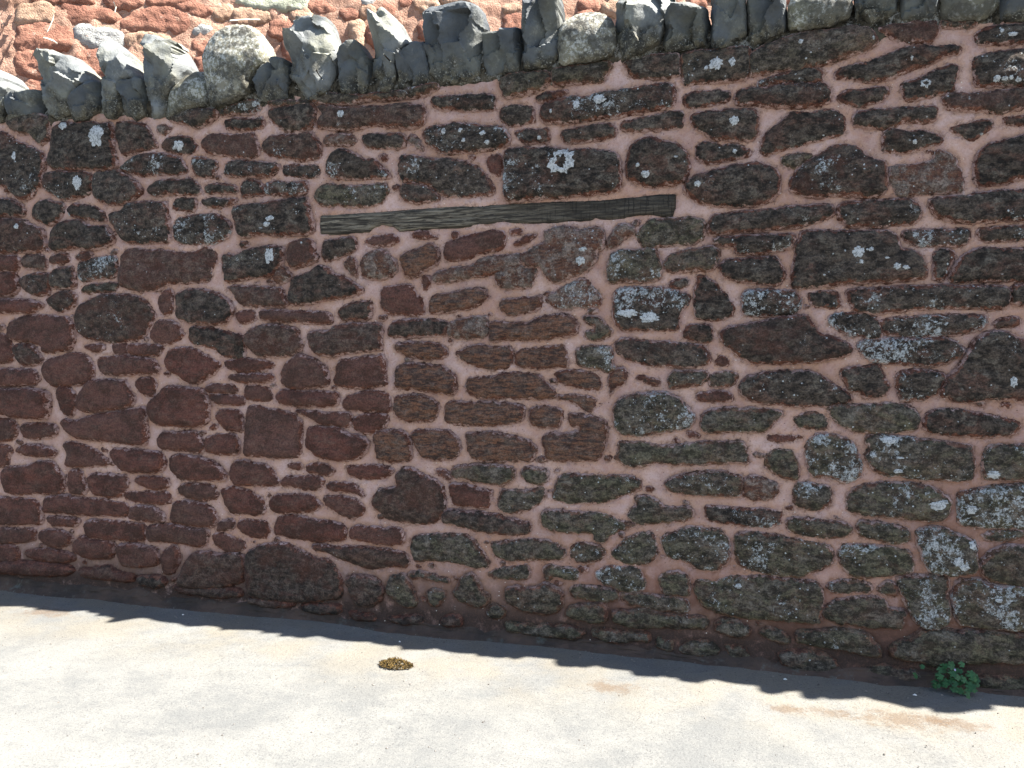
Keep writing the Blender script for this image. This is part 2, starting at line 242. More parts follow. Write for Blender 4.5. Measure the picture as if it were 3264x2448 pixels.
d6 -116,1282 -100,1316 -58,1339 22,1351 127,1357 204,1353 256,1321 308,1278 359,1246 364,1230 319,1219 258,1206 129,1198 24,1207 -56,1222 -99,1249
r0 -4408,1194 -4297,1203 -4170,1205 -4087,1193 -4022,1181 -4024,1114 -4035,1041 -4135,1031 -4303,1034 -4345,1053 -4413,1072
r0 -3972,1202 -3946,1228 -3881,1223 -3850,1190 -3820,1132 -3854,1072 -3887,1044 -3927,1070 -3958,1122
r0 -3812,1125 -3794,1178 -3760,1231 -3720,1258 -3601,1266 -3500,1261 -3470,1229 -3440,1172 -3434,1140 -3457,1120 -3567,1098 -3685,1082 -3789,1086 -3812,1106
r0 -3415,1249 -3391,1275 -3330,1283 -3285,1264 -3287,1213 -3310,1174 -3363,1186 -3401,1211
r0 -3335,1110 -3319,1149 -3257,1195 -3211,1233 -3144,1234 -3033,1224 -2975,1225 -2947,1169 -2933,1119 -2949,1044 -3001,1017 -3112,1014 -3262,1016 -3306,1034 -3328,1078
r0 -2960,1237 -2887,1251 -2780,1246 -2745,1222 -2781,1203 -2888,1201 -2946,1213
r0 -2932,1194 -2852,1196 -2745,1191 -2710,1174 -2711,1143 -2853,1140 -2911,1163
r0 -3937,1003 -3928,1030 -3848,1019 -3790,1040 -3646,1070 -3528,1086 -3427,1108 -3365,1109 -3351,1065 -3346,969 -3356,904 -3456,900 -3588,915 -3730,917 -3850,933 -3906,971
r0 -4415,1017 -4346,1019 -4287,1007 -4255,967 -4265,926 -4326,890 -4420,887
r0 -4246,974 -4220,995 -4094,999 -3995,995 -3972,956 -3997,928 -4139,910 -4223,914
r0 -2898,1076 -2876,1108 -2818,1116 -2747,1105 -2726,1068 -2721,1001 -2820,997 -2870,1033
r0 -3279,939 -3248,972 -3150,981 -3039,985 -3002,960 -2974,905 -2990,873 -3078,876 -3190,884 -3265,888
r0 -2966,955 -2893,970 -2764,981 -2750,925 -2758,875 -2859,865 -2953,874 -2967,918
r0 -4421,860 -4353,862 -4302,837 -4338,801 -4340,740 -4427,729
r0 -4277,838 -4225,867 -4099,871 -4017,854 -3984,835 -4018,807 -4143,809 -4243,819
r0 -3933,884 -3876,906 -3811,888 -3732,871 -3685,846 -3638,809 -3623,777 -3735,765 -3856,754 -3921,764 -3895,819
r0 -3606,849 -3573,870 -3418,869 -3265,862 -3243,844 -3230,780 -3268,753 -3383,741 -3514,749 -3568,786
r0 -3199,814 -3190,846 -3079,850 -2969,836 -2896,813 -2854,778 -2840,734 -2898,719 -3045,719 -3141,720 -3185,757
r0 -2811,773 -2774,831 -2717,840 -2667,829 -2576,814 -2522,761 -2502,719 -2578,703 -2669,705 -2769,700 -2797,730
r0 -4394,683 -4375,725 -4298,735 -4187,746 -4119,776 -4019,774 -3980,728 -3940,697 -3942,616 -3985,587 -4151,585 -4304,564 -4364,581 -4388,628
r0 -3890,732 -3800,730 -3794,677 -3772,625 -3805,597 -3886,592 -3900,652
r0 -3769,691 -3737,719 -3617,718 -3500,717 -3485,678 -3502,638 -3542,597 -3621,586 -3724,601 -3755,639
r0 -3446,693 -3407,714 -3269,721 -3216,710 -3202,679 -3256,651 -3332,647 -3408,676
r0 -3518,611 -3463,627 -3348,633 -3218,640 -3197,602 -3212,576 -3349,568 -3442,570 -3503,586
r0 -3150,669 -3097,691 -2972,697 -2899,681 -2893,625 -2974,602 -3084,615 -3143,637
r0 -2870,670 -2791,687 -2670,662 -2601,622 -2595,560 -2651,544 -2722,546 -2808,541 -2836,584 -2857,627
r0 -4434,536 -4279,551 -4136,545 -4112,506 -4099,405 -4200,399 -4328,384 -4441,377
r0 -4095,500 -4068,569 -3944,583 -3822,569 -3661,571 -3504,553 -3482,522 -3491,489 -3624,481 -3784,478 -3947,475 -4071,475
r1 -3198,525 -3182,584 -3085,596 -2974,583 -2916,554 -2896,498 -2918,459 -3051,457 -3200,467 -3207,492
r0 -3474,529 -3411,552 -3312,544 -3252,516 -3237,478 -3291,468 -3414,467 -3483,476
r0 -4064,448 -3989,452 -3866,446 -3834,435 -3868,406 -4008,397 -4049,408
r0 -3802,423 -3745,447 -3586,450 -3469,444 -3376,443 -3370,372 -3401,344 -3549,347 -3708,343 -3780,351
r0 -3360,438 -3238,458 -3088,442 -2977,443 -2948,432 -2972,360 -3016,338 -3127,356 -3240,355 -3355,353
r0 -4442,349 -4286,366 -4159,367 -4170,298 -4247,286 -4333,274 -4445,266
r0 -4126,356 -4033,375 -3935,361 -3886,338 -3912,296 -3996,263 -4078,284 -4127,315
r0 -4446,252 -4290,263 -4276,188 -4338,142 -4450,134
r0 -3879,305 -3829,342 -3708,336 -3605,330 -3591,271 -3616,237 -3712,223 -3817,229 -3881,251
r0 -4232,226 -4163,251 -4013,255 -3914,242 -3866,218 -3916,188 -4082,182 -4208,193
r0 -3566,313 -3472,326 -3295,312 -3281,261 -3290,215 -3398,200 -3515,198 -3553,228
r0 -3257,295 -3203,331 -3165,340 -3144,297 -3153,232 -3192,183 -3245,166 -3267,223
b0 -3108,242 -3054,303 -2980,315 -2870,310 -2762,324 -2727,302 -2728,226 -2736,169 -2838,135 -2984,110 -3133,111 -3155,128
r0 -2889,480 -2830,509 -2787,505 -2795,461 -2860,444 -2897,441
r0 -2934,414 -2868,431 -2796,410 -2725,383 -2733,352 -2798,322 -2863,336 -2920,370
r0 -2773,487 -2723,509 -2652,513 -2582,511 -2569,450 -2597,417 -2675,418 -2745,445
r0 -2520,1190 -2499,1220 -2424,1228 -2356,1223 -2255,1219 -2156,1214 -2143,1185 -2156,1155 -2256,1147 -2391,1144 -2493,1154
r0 -2707,1248 -2630,1249 -2568,1238 -2547,1207 -2548,1171 -2611,1163 -2709,1174
r0 -2124,1156 -2103,1192 -2025,1217 -1960,1230 -1896,1225 -1858,1208 -1852,1162 -1859,1126 -1961,1124 -2058,1127 -2117,1138
t0 -1820,1209 -1770,1210 -1677,1206 -1615,1190 -1584,1167 -1591,1139 -1616,1092 -1677,1079 -1771,1082 -1815,1098 -1834,1145
t0 -1554,1082 -1548,1151 -1523,1186 -1433,1182 -1343,1184 -1226,1181 -1185,1176 -1138,1160 -1144,1105 -1226,1080 -1343,1071 -1463,1073
t0 -1439,1267 -1420,1301 -1343,1308 -1284,1314 -1243,1332 -1139,1333 -1053,1317 -1035,1284 -996,1257 -979,1219 -1052,1207 -1167,1210 -1284,1213 -1385,1211 -1421,1233
r0 -2715,864 -2705,1020 -2688,1131 -2632,1138 -2563,1122 -2460,1112 -2405,1095 -2365,1054 -2366,969 -2374,878 -2498,861 -2637,867
r0 -2412,1119 -2324,1115 -2190,1112 -2091,1109 -2072,1092 -2079,1044 -2191,1047 -2257,1051 -2304,1080 -2358,1102
r0 -2059,1080 -2013,1105 -1929,1113 -1866,1103 -1879,1061 -1930,1025 -1995,1011 -2060,1033
r0 -2333,940 -2325,1025 -2258,1033 -2158,1036 -2093,1002 -2027,992 -1982,970 -1989,922 -2029,879 -2094,865 -2226,865 -2280,893 -2326,922
t0 -1943,1012 -1898,1026 -1803,1029 -1759,1012 -1747,972 -1741,902 -1747,879 -1836,869 -1925,872 -1937,942
t0 -1734,1025 -1647,1033 -1554,1036 -1506,1020 -1482,987 -1470,936 -1506,900 -1586,885 -1678,899 -1703,933 -1722,979
t0 -1439,1023 -1373,1030 -1284,1033 -1243,1034 -1196,1019 -1109,994 -1075,967 -1081,911 -1167,902 -1284,897 -1374,888 -1416,915 -1433,971
r0 -2457,826 -2395,834 -2368,829 -2375,805 -2430,802
r0 -2348,824 -2294,838 -2227,841 -2194,819 -2167,802 -2207,782 -2328,789
r0 -2108,828 -2029,838 -1932,842 -1836,828 -1843,804 -1920,777 -2030,772 -2088,787
r0 -2486,732 -2465,764 -2362,763 -2261,773 -2241,750 -2255,707 -2329,697 -2431,711 -2493,714
r0 -2228,721 -2195,740 -2128,743 -2063,735 -2024,713 -1998,672 -2037,688 -2096,697 -2195,698
r0 -2242,659 -2162,670 -2064,657 -2011,636 -1999,607 -2032,569 -2084,554 -2143,580 -2210,613
r0 -2564,611 -2536,656 -2432,668 -2316,674 -2276,645 -2256,616 -2284,584 -2399,571 -2503,559 -2558,575
b0 -1818,735 -1817,805 -1785,836 -1729,833 -1667,801 -1605,780 -1568,747 -1556,678 -1550,638 -1581,590 -1618,558 -1693,554 -1806,564 -1883,566 -1902,600 -1953,633 -1953,675 -1920,718 -1869,726
b1 -1569,614 -1532,633 -1477,631 -1374,631 -1285,625 -1167,603 -1103,590 -1109,545 -1196,528 -1285,533 -1374,539 -1447,552 -1507,571 -1563,573
r0 -1598,838 -1555,829 -1531,818 -1525,778 -1556,794 -1592,816
g2 -1519,836 -1482,855 -1404,870 -1314,868 -1243,871 -1185,856 -1191,800 -1243,780 -1344,781 -1434,794 -1507,808
r2 -1525,761 -1464,770 -1404,755 -1344,741 -1302,743 -1314,697 -1326,656 -1404,658 -1495,658 -1519,698
r0 -2539,471 -2517,540 -2434,551 -2298,541 -2164,531 -2111,510 -2112,437 -2232,423 -2367,426 -2526,440
r1 -2079,458 -2078,506 -2032,521 -1903,517 -1781,525 -1775,478 -1788,441 -1903,434 -2033,449
g3 -1744,433 -1725,487 -1619,506 -1526,512 -1435,512 -1387,481 -1351,431 -1321,382 -1327,358 -1375,349 -1405,352 -1527,372 -1619,371 -1707,353 -1732,386
b2 -2320,399 -2252,410 -2186,396 -2099,408 -1968,411 -1839,402 -1776,395 -1757,355 -1776,324 -1872,317 -1969,297 -2034,310 -2133,339 -2213,370 -2280,377
b1 -2710,334 -2646,370 -2554,395 -2471,395 -2368,365 -2280,328 -2200,328 -2160,270 -2134,224 -2135,132 -2270,102 -2407,84 -2545,84 -2686,91 -2713,177
t0 -983,1329 -933,1346 -849,1342 -767,1321 -756,1289 -761,1256 -821,1260 -905,1275 -961,1291
t1 -588,1318 -551,1324 -498,1308 -471,1293 -492,1282 -551,1297
g5 -435,1272 -435,1309 -420,1346 -342,1352 -265,1348 -264,1311 -290,1290 -367,1278 -419,1272
g4 -249,1286 -244,1327 -224,1343 -164,1354 -123,1334 -138,1308 -163,1287 -198,1281
t2 -972,1225 -905,1226 -794,1223 -782,1190 -788,1158 -821,1151 -849,1178 -904,1199 -961,1209
r2 -310,1237 -264,1254 -188,1255 -147,1235 -152,1220 -212,1213 -289,1212
t2 -1108,1106 -1103,1150 -1074,1168 -989,1164 -944,1154 -943,1110 -972,1076 -1045,1068 -1103,1083
t1 -915,1138 -876,1139 -793,1125 -733,1110 -727,1061 -732,996 -748,952 -781,918 -875,914 -988,909 -1022,919 -1034,958 -1040,1013 -988,1042 -949,1038 -865,1052 -848,1063 -893,1084 -904,1105
g9 -689,1106 -690,1182 -657,1215 -604,1232 -550,1244 -471,1250 -392,1225 -361,1194 -340,1163 -314,1143 -324,1111 -365,1083 -469,1064 -575,1045 -640,1048 -678,1068
g5 -288,1096 -278,1154 -237,1176 -162,1183 -86,1179 13,1182 76,1173 38,1126 -1,1084 -50,1077 -185,1073 -262,1070
g5 -693,932 -661,966 -667,1009 -602,1011 -522,1003 -442,995 -364,1004 -287,1022 -185,1031 -99,1029 -79,988 -68,926 -118,939 -158,932 -234,929 -311,916 -415,916 -495,924 -548,900 -601,893 -655,912
g5 -988,731 -971,821 -931,840 -819,845 -709,844 -601,849 -563,829 -563,792 -600,773 -654,754 -709,724 -791,709 -903,708 -976,715
g6 -457,824 -415,847 -337,872 -259,881 -183,884 -107,872 -97,836 -111,783 -182,779 -310,778 -388,784 -430,798
p4 -87,862 -47,875 17,857 57,843 48,801 4,768 -46,765 -96,778 -86,821
g4 -1044,588 -1039,656 -959,666 -846,661 -736,657 -670,633 -599,621 -588,611 -653,585 -708,560 -735,525 -779,527 -790,565 -902,564 -1004,563
g4 -626,652 -605,692 -573,710 -589,747 -541,755 -493,741 -466,716 -387,709 -325,718 -319,676 -360,652 -465,635 -561,624 -615,637
d7 -258,722 -181,726 -80,721 -45,723 74,720 75,663 35,645 -44,645 -129,645 -231,655 -257,685
g7 -896,492 -868,510 -801,515 -746,491 -735,470 -751,435 -817,414 -879,420 -902,452
g7 -696,478 -653,514 -636,548 -572,574 -502,579 -491,531 -475,494 -490,455 -544,434 -625,428 -679,441 -696,461
g8 -465,559 -412,590 -334,622 -256,616 -195,625 -169,595 -153,543 -153,490 -177,446 -228,426 -296,426 -332,461 -411,471 -432,486 -459,522
g8 -128,545 -124,603 -44,619 71,605 192,588 279,578 299,549 290,497 233,457 147,424 49,421 -41,441 -117,461
g2 -1154,835 -1131,864 -1074,867 -1016,853 -1016,802 -1056,784 -1131,808
g4 -1266,711 -1248,746 -1189,755 -1131,746 -1085,760 -1033,779 -1028,735 -1056,694 -1120,662 -1189,636 -1248,644 -1272,671
g3 -1313,480 -1248,490 -1131,509 -1027,516 -970,492 -924,462 -930,439 -970,419 -1102,409 -1219,395 -1278,419
g6 263,1192 284,1209 385,1206 484,1219 582,1210 621,1195 637,1164 628,1110 560,1098 462,1089 362,1097 310,1128 279,1155
d5 656,1154 680,1181 727,1198 798,1194 869,1180 962,1162 1008,1153 1022,1133 1005,1101 918,1088 801,1089 682,1096 657,1117
g3 120,1145 166,1163 207,1175 244,1159 265,1121 260,1094 209,1098 146,1107
r0 5,1058 53,1066 126,1062 121,1046 64,1038 16,1042
g9 179,1031 199,1065 250,1077 301,1068 363,1048 389,1000 415,947 406,903 376,875 341,868 274,886 212,884 186,921 180,976
g7 419,985 438,1024 422,1077 487,1085 536,1076 634,1068 754,1056 840,1044 850,1002 856,934 843,897 758,893 686,895 589,901 491,907 455,938
g9 896,1020 905,1046 965,1053 1097,1053 1101,909 992,909 899,905 884,967
g4 6,975 54,999 117,996 139,947 150,892 135,863 82,878 29,903 2,930
g6 126,780 130,835 140,853 213,851 275,837 286,805 276,760 225,730 163,743 126,757
g7 348,770 367,825 417,860 516,871 614,875 673,862 736,839 765,798 762,750 724,710 642,716 519,725 419,724 358,743
g8 793,842 854,855 946,876 1047,891 1101,894 1106,718 1020,702 928,702 810,700 799,763
g6 96,666 111,695 190,694 267,688 360,672 370,650 345,621 269,611 165,620 107,639
g6 395,674 410,691 495,691 604,676 610,622 571,604 497,615 421,626 396,646
g8 316,542 346,588 447,590 547,586 606,579 622,526 623,483 549,466 475,450 400,438 364,463 332,504
g8 634,662 667,680 739,685 812,657 859,634 874,598 871,555 881,514 839,495 768,484 696,489 670,541 650,593
g6 891,668 952,682 1052,699 1107,697 1053,668 976,647 906,642
g6 894,547 930,602 999,623 1109,635 1114,459 1027,457 934,470 901,494
g6 -309,366 -264,375 -208,368 -153,402 -45,410 36,417 142,408 231,410 252,378 259,323 249,277 250,222 172,220 66,221 -15,219 -96,217 -207,230 -263,254 -302,308
g6 273,391 298,415 375,422 451,422 461,401 451,378 376,372 299,365
g5 486,392 516,428 550,430 566,404 561,371 517,373
g3 254,283 285,314 335,341 401,352 477,359 517,346 528,319 568,307 597,309 598,266 589,232 530,226 429,222 327,229 275,246
g7 565,448 599,467 696,469 759,474 765,394 772,314 773,272 726,245 667,245 637,280 606,343 575,405
g7 785,396 802,462 887,469 911,455 1004,452 1114,461 1119,278 1064,268 939,271 821,271 792,306
g2 -14,151 23,188 77,182 109,157 126,125 94,110 24,126
g4 141,166 172,186 276,196 379,201 440,196 471,160 507,120 502,97 432,101 329,112 226,118 152,127
g3 546,151 590,178 639,199 668,234 764,244 798,231 869,249 963,253 1120,247 1123,127 1068,126 966,125 825,99 730,83 632,89 557,103 542,123
g2 68,68 147,93 226,90 304,76 331,40 280,0 175,-12 96,14
g2 408,15 458,48 508,59 583,51 657,43 683,7 585,-21 485,-21 414,-18
g1 865,44 968,67 1125,58 1127,-10 993,-10 899,5
g4 -1332,317 -1296,337 -1248,352 -1178,369 -1113,380 -1108,340 -1119,311 -1189,305 -1278,304
g6 -1038,369 -1004,394 -958,380 -873,376 -868,337 -913,328 -987,339 -1004,309 -1027,319
r0 -862,388 -817,397 -812,375 -845,367
g8 -773,367 -745,397 -679,413 -598,413 -560,400 -538,353 -548,308 -613,291 -662,298 -734,320 -761,334
g4 -479,368 -453,392 -384,408 -342,390 -331,332 -336,299 -409,293 -452,294 -463,331
g5 -1231,228 -1219,257 -1178,272 -1131,259 -1073,275 -1027,302 -986,282 -941,264 -941,207 -975,154 -1044,142 -1119,152 -1189,174 -1225,188
g5 -901,267 -884,296 -817,302 -734,292 -667,287 -662,254 -722,232 -817,235 -890,240
g6 -651,272 -613,281 -559,285 -489,286 -409,282 -336,272 -330,224 -382,214 -462,217 -542,226 -607,231 -651,244
g4 -923,153 -901,200 -816,213 -733,226 -716,188 -722,138 -788,126 -872,141
g4 -694,190 -650,200 -596,199 -542,215 -462,206 -356,205 -252,204 -241,173 -251,145 -355,140 -461,135 -541,122 -623,125 -688,141
g3 -210,176 -174,201 -123,205 -73,189 -47,160 -72,125 -148,128 -210,144
g4 -788,87 -760,101 -677,98 -595,89 -514,108 -508,59 -595,62 -649,40 -704,40 -788,65
g2 -380,40 -328,78 -261,96 -198,70 -188,33 -275,8 -354,21
b2 -2114,237 -2068,259 -1970,261 -1924,240 -1893,195 -1906,146 -1952,106 -2037,98 -2069,144 -2095,202
g4 -1879,220 -1853,270 -1777,282 -1745,243 -1714,186 -1708,127 -1759,111 -1810,142 -1867,173
g5 -1758,289 -1695,306 -1620,294 -1527,278 -1533,260 -1589,262 -1682,272 -1739,267
g5 -1651,192 -1633,217 -1558,217 -1552,177 -1589,138 -1633,134
g5 -1509,204 -1478,265 -1447,308 -1405,317 -1375,273 -1351,229 -1315,209 -1327,167 -1375,146 -1424,165 -1485,177
g6 -1327,127 -1303,175 -1244,158 -1226,125 -1267,98 -1315,105
b1 -1571,69 -1528,103 -1466,91 -1460,50 -1528,32 -1571,46
r0 -4450,140 -4208,172 -3917,167 -3868,137 -4001,99 -4254,93 -4452,84
b0 -3852,152 -3633,188 -3579,159 -3454,143 -3470,108 -3636,102 -3820,114
b0 -3430,145 -3284,156 -3223,129 -3285,84 -3424,99
b1 -3209,110 -2984,122 -2751,129 -2738,86 -2912,65 -3134,71
b1 -2701,95 -2545,90 -2406,90 -2421,58 -2581,43 -2701,58
b0 -2379,80 -2149,94 -2136,53 -2271,34 -2366,44
b1 -2103,68 -1952,63 -1926,30 -2057,17
b0 -1887,51 -1683,82 -1671,30 -1811,17
g2 -1237,89 -1072,88 -900,98 -821,78 -855,41 -1015,36 -1219,39
g2 -487,84 -397,71 -407,21 -481,35
g1 -168,83 -71,77 -55,31 -147,21
"""
COPING = """
0 -4355,3074 -4289,3056 -4241,3000 -4219,2946 -4245,2903 -4256,2839 -4301,2758 -4385,2764
1 -4256,2839 -4245,2910 -4178,2936 -4112,2938 -4023,2924 -4008,2884 -4027,2803 -4070,2742 -4177,2743 -4251,2761
0 -3992,3106 -3959,3122 -3880,3121 -3817,3090 -3763,3079 -3710,3030 -3664,2982 -3642,2943 -3690,2910 -3746,2870 -3779,2835 -3804,2774 -3893,2748 -4012,2789 -4007,2916 -4004,3012 -3986,3055
1 -3795,2823 -3746,2876 -3690,2910 -3635,2942 -3589,2932 -3591,2852 -3609,2772 -3696,2734 -3798,2735
0 -3615,3084 -3567,3129 -3513,3161 -3468,3126 -3409,3077 -3389,3020 -3360,2975 -3331,2923 -3406,2923 -3438,2870 -3448,2778 -3503,2720 -3564,2731 -3577,2819 -3596,2945 -3609,3021
1 -3430,2901 -3406,2929 -3346,2924 -3287,2913 -3289,2828 -3299,2724 -3390,2706 -3442,2735 -3447,2822
0 -3275,3071 -3258,3154 -3193,3136 -3120,3117 -3085,3083 -3050,3020 -3030,2958 -3053,2924 -3075,2871 -3127,2833 -3167,2715 -3263,2709 -3289,2828 -3286,2950
3 -3143,2798 -3090,2873 -3038,2929 -2980,2948 -2909,2935 -2897,2857 -2878,2754 -2971,2743 -3057,2731 -3131,2700 -3182,2697 -3159,2751
2 -2908,2977 -2885,3076 -2835,3130 -2764,3159 -2681,3156 -2613,3138 -2560,3086 -2534,3019 -2528,2955 -2583,2919 -2611,2880 -2633,2794 -2737,2761 -2843,2733 -2871,2747 -2883,2856
1 -2611,2833 -2582,2889 -2555,2928 -2520,2948 -2460,2960 -2420,2951 -2400,2903 -2401,2845 -2423,2760 -2504,2731 -2571,2760 -2605,2792
0 -2425,3021 -2418,3089 -2377,3119 -2370,3142 -2337,3161 -2220,3155 -2181,3139 -2169,3087 -2144,3016 -2119,2946 -2133,2891 -2146,2835 -2186,2758 -2225,2744 -2278,2731 -2323,2758 -2342,2817 -2395,2850 -2407,2932 -2419,2980
1 -2126,2867 -2119,2935 -2080,2965 -2029,3000 -1998,2997 -1967,2949 -1942,2890 -1949,2779 -1969,2741 -2045,2741 -2109,2752 -2133,2822
0 -1943,2795 -1936,2890 -1935,2974 -1934,3086 -1915,3139 -1883,3164 -1859,3156 -1828,3119 -1780,3070 -1749,3012 -1731,2966 -1756,2935 -1793,2894 -1800,2794 -1831,2735 -1906,2736 -1943,2750
1 -1793,2877 -1768,2925 -1719,2964 -1677,2971 -1641,2962 -1629,2890 -1612,2778 -1660,2755 -1733,2744 -1788,2749 -1800,2822
1 -1646,3012 -1646,3111 -1598,3139 -1526,3142 -1467,3141 -1392,3122 -1345,3090 -1328,3034 -1334,2981 -1346,2891 -1340,2799 -1393,2760 -1481,2751 -1570,2764 -1617,2812 -1635,2918
1 -1340,2971 -1305,2978 -1242,2983 -1180,2998 -1152,2984 -1151,2899 -1163,2821 -1168,2778 -1237,2768 -1305,2763 -1329,2776 -1340,2863
1 -1150,2952 -1145,3068 -1139,3142 -962,3132 -956,3038 -956,2986 -961,2908 -967,2840 -994,2795 -1055,2784 -1139,2792 -1150,2873
2 -956,2975 -918,2997 -880,3019 -826,3024 -756,3012 -708,2981 -692,2933 -692,2856 -707,2806 -798,2793 -879,2790 -961,2787 -961,2881
0 -703,2934 -693,2984 -667,3135 -445,3125 -424,3032 -444,2994 -474,2962 -479,2912 -494,2852 -586,2810 -665,2791 -692,2820
1 -484,2897 -469,2946 -434,2993 -393,3018 -343,3018 -283,2992 -267,2940 -271,2831 -356,2814 -457,2808 -488,2847
1 -262,2915 -264,3074 -127,3078 -105,2948 -104,2874 -118,2816 -182,2807 -241,2803 -266,2825
1 -100,2848 -108,3077 47,3075 65,2915 55,2853 -16,2823 -78,2803
3 70,2904 78,3029 323,3022 335,2923 321,2878 227,2847 127,2846 71,2862
1 340,2907 342,3030 507,3001 514,2904 462,2864 400,2845 351,2850
1 523,2898 526,2989 662,2993 670,2872 652,2839 567,2843 529,2857
3 675,2862 676,2986 887,2947 890,2859 846,2819 731,2826 685,2835
1 894,2858 896,2956 1065,2937 1068,2801 958,2802 904,2818
"""
BACK = """
1 -4290,3983 -4188,4014 -4108,4027 -4060,3987 -4044,3910 -4052,3884 -4147,3879 -4226,3866 -4289,3863
0 -4005,3973 -3965,4018 -3869,4015 -3788,3984 -3691,3990 -3610,3959 -3585,3934 -3626,3915 -3747,3917 -3868,3885 -3964,3871 -4012,3912 -4020,3946
0 -4289,3837 -4187,3860 -4028,3868 -3932,3839 -3899,3763 -3915,3701 -4027,3679 -4185,3646 -4288,3649
2 -3892,3832 -3852,3869 -3747,3857 -3666,3852 -3561,3814 -3560,3745 -3601,3691 -3690,3704 -3827,3732 -3883,3772
0 -4288,3624 -4185,3646 -4066,3643 -3986,3621 -3970,3544 -3978,3484 -4065,3454 -4184,3458 -4287,3496
0 -3883,3651 -3746,3675 -3584,3665 -3576,3544 -3624,3473 -3705,3452 -3826,3516
0 -3569,3892 -3488,3957 -3382,4024 -3258,4039 -3134,4011 -3068,3970 -3051,3901 -3109,3854 -3217,3857 -3381,3858 -3504,3843
1 -3544,3806 -3381,3832 -3217,3814 -3216,3735 -3282,3679 -3397,3683 -3479,3722
0 -3167,4062 -3051,4077 -2926,4057 -2901,4015 -3010,3991 -3118,4003
1 -2884,4077 -2767,4066 -2775,4021 -2859,3973 -2893,3997
1 -2741,4023 -2674,4053 -2547,4051 -2462,4011 -2547,3962 -2716,3945
2 -3034,3858 -2968,3905 -2901,3882 -2926,3837 -3009,3833
0 -2867,3857 -2758,3889 -2674,3876 -2674,3743 -2800,3684 -2859,3770
0 -3034,3796 -2926,3811 -2884,3769 -2884,3698 -2968,3685 -3026,3727
0 -3009,3666 -2884,3681 -2867,3602 -2901,3530 -2984,3553
0 -3364,3649 -3249,3672 -3232,3577 -3298,3539 -3347,3572
3 -2741,4147 -2204,4177 -2196,4097 -2247,4076 -2445,4084 -2674,4098
0 -4228,4064 -4029,4066 -3789,4088 -3788,4045 -3989,4034 -4188,4031
0 -3667,4095 -3464,4107 -3398,4049 -3545,4032 -3667,4026
0 -3382,4111 -3051,4130 -3051,4095 -3217,4059 -3365,4051
0 -4199,3431 -4025,3447 -3993,3372 -4104,3307 -4222,3345
0 -2177,4116 -2064,4140 -1977,4109 -1986,4073 -2090,4058 -2159,4090
1 -2306,4046 -2194,4061 -2142,4010 -2194,3981 -2297,3993
0 -1934,4084 -1846,4107 -1794,4056 -1829,4027 -1917,4031
1 -1776,4120 -1688,4125 -1653,4063 -1759,4049
0 -2452,3950 -2349,3982 -2263,3959 -2246,3889 -2366,3847 -2452,3861
0 -2349,3812 -2238,3836 -2186,3740 -2212,3667 -2333,3688
1 -1847,3981 -1777,4003 -1760,3895 -1760,3823 -1813,3802
0 -1716,3970 -1627,3992 -1530,3979 -1531,3834 -1602,3794 -1690,3853
2 -1776,4192 -1653,4199 -1671,4153 -1759,4139
0 -1635,4128 -1520,4152 -1530,4070 -1618,4047
1 -1360,4188 -1225,4214 -1154,4172 -1172,4126 -1271,4120 -1333,4144
0 -1316,4008 -1182,4043 -1110,4001 -1102,3910 -1156,3861 -1255,3893
1 -644,4182 -478,4219 -460,4164 -626,4146
0 -617,4100 -479,4126 -442,4072 -480,3996 -610,3980
1 -1135,4238 -909,4250 -918,4204 -1117,4193
0 -1475,4218 -1386,4214 -1396,4168 -1476,4164
2 -485,4228 -336,4245 -328,4190 -439,4184
0 -486,4144 -356,4160 -339,4040 -460,4025
0 1,4264 124,4271 143,4215 19,4199
1 190,4237 315,4272 497,4263 495,4178 409,4154 218,4191
0 0,4179 104,4185 75,4108 8,4077
0 944,4316 1043,4341 1062,4294 963,4260
"""
BEAM = "-2243,2141 -2230,2146 -2047,2145 -1920,2145 -1794,2151 -1671,2152 -1549,2158 -1429,2158 -1248,2156 -1020,2157 -799,2157 -691,2158 -611,2164 -532,2166 -480,2169 -412,2166 -412,2098 -427,2063 -479,2065 -531,2077 -594,2075 -663,2062 -744,2059 -787,2066 -815,2057 -908,2055 -1076,2056 -1202,2061 -1248,2068 -1294,2064 -1371,2056 -1459,2048 -1610,2048 -1795,2043 -1826,2067 -1889,2081 -1939,2066 -1965,2044 -2048,2041 -2146,2038 -2244,2042 -2250,2095"
BED = "-4349,2780 -4283,2762 -4202,2698 -4144,2700 -4064,2630 -4015,2621 -3982,2651 -3955,2726 -3834,2749 -3716,2747 -3660,2762 -3575,2750 -3538,2728 -3408,2738 -3296,2711 -3221,2712 -3148,2706 -3075,2677 -3004,2648 -2931,2661 -2860,2686 -2810,2706 -2643,2706 -2593,2720 -2538,2733 -2370,2726 -2270,2719 -2173,2706 -2082,2699 -1980,2708 -1823,2701 -1730,2700 -1639,2715 -1578,2738 -1519,2738 -1342,2751 -1261,2739 -1248,2668 -1134,2675 -1077,2692 -1021,2708 -883,2702 -759,2708 -748,2733 -711,2776 -668,2783 -636,2749 -620,2712 -536,2699 -433,2701 -392,2697 -382,2661 -306,2659 -181,2664 -83,2671 -50,2674 27,2688 120,2680 256,2705 404,2743 442,2771 476,2788 510,2774 606,2755 630,2742 653,2755 675,2804 736,2803 851,2801 1048,2801"
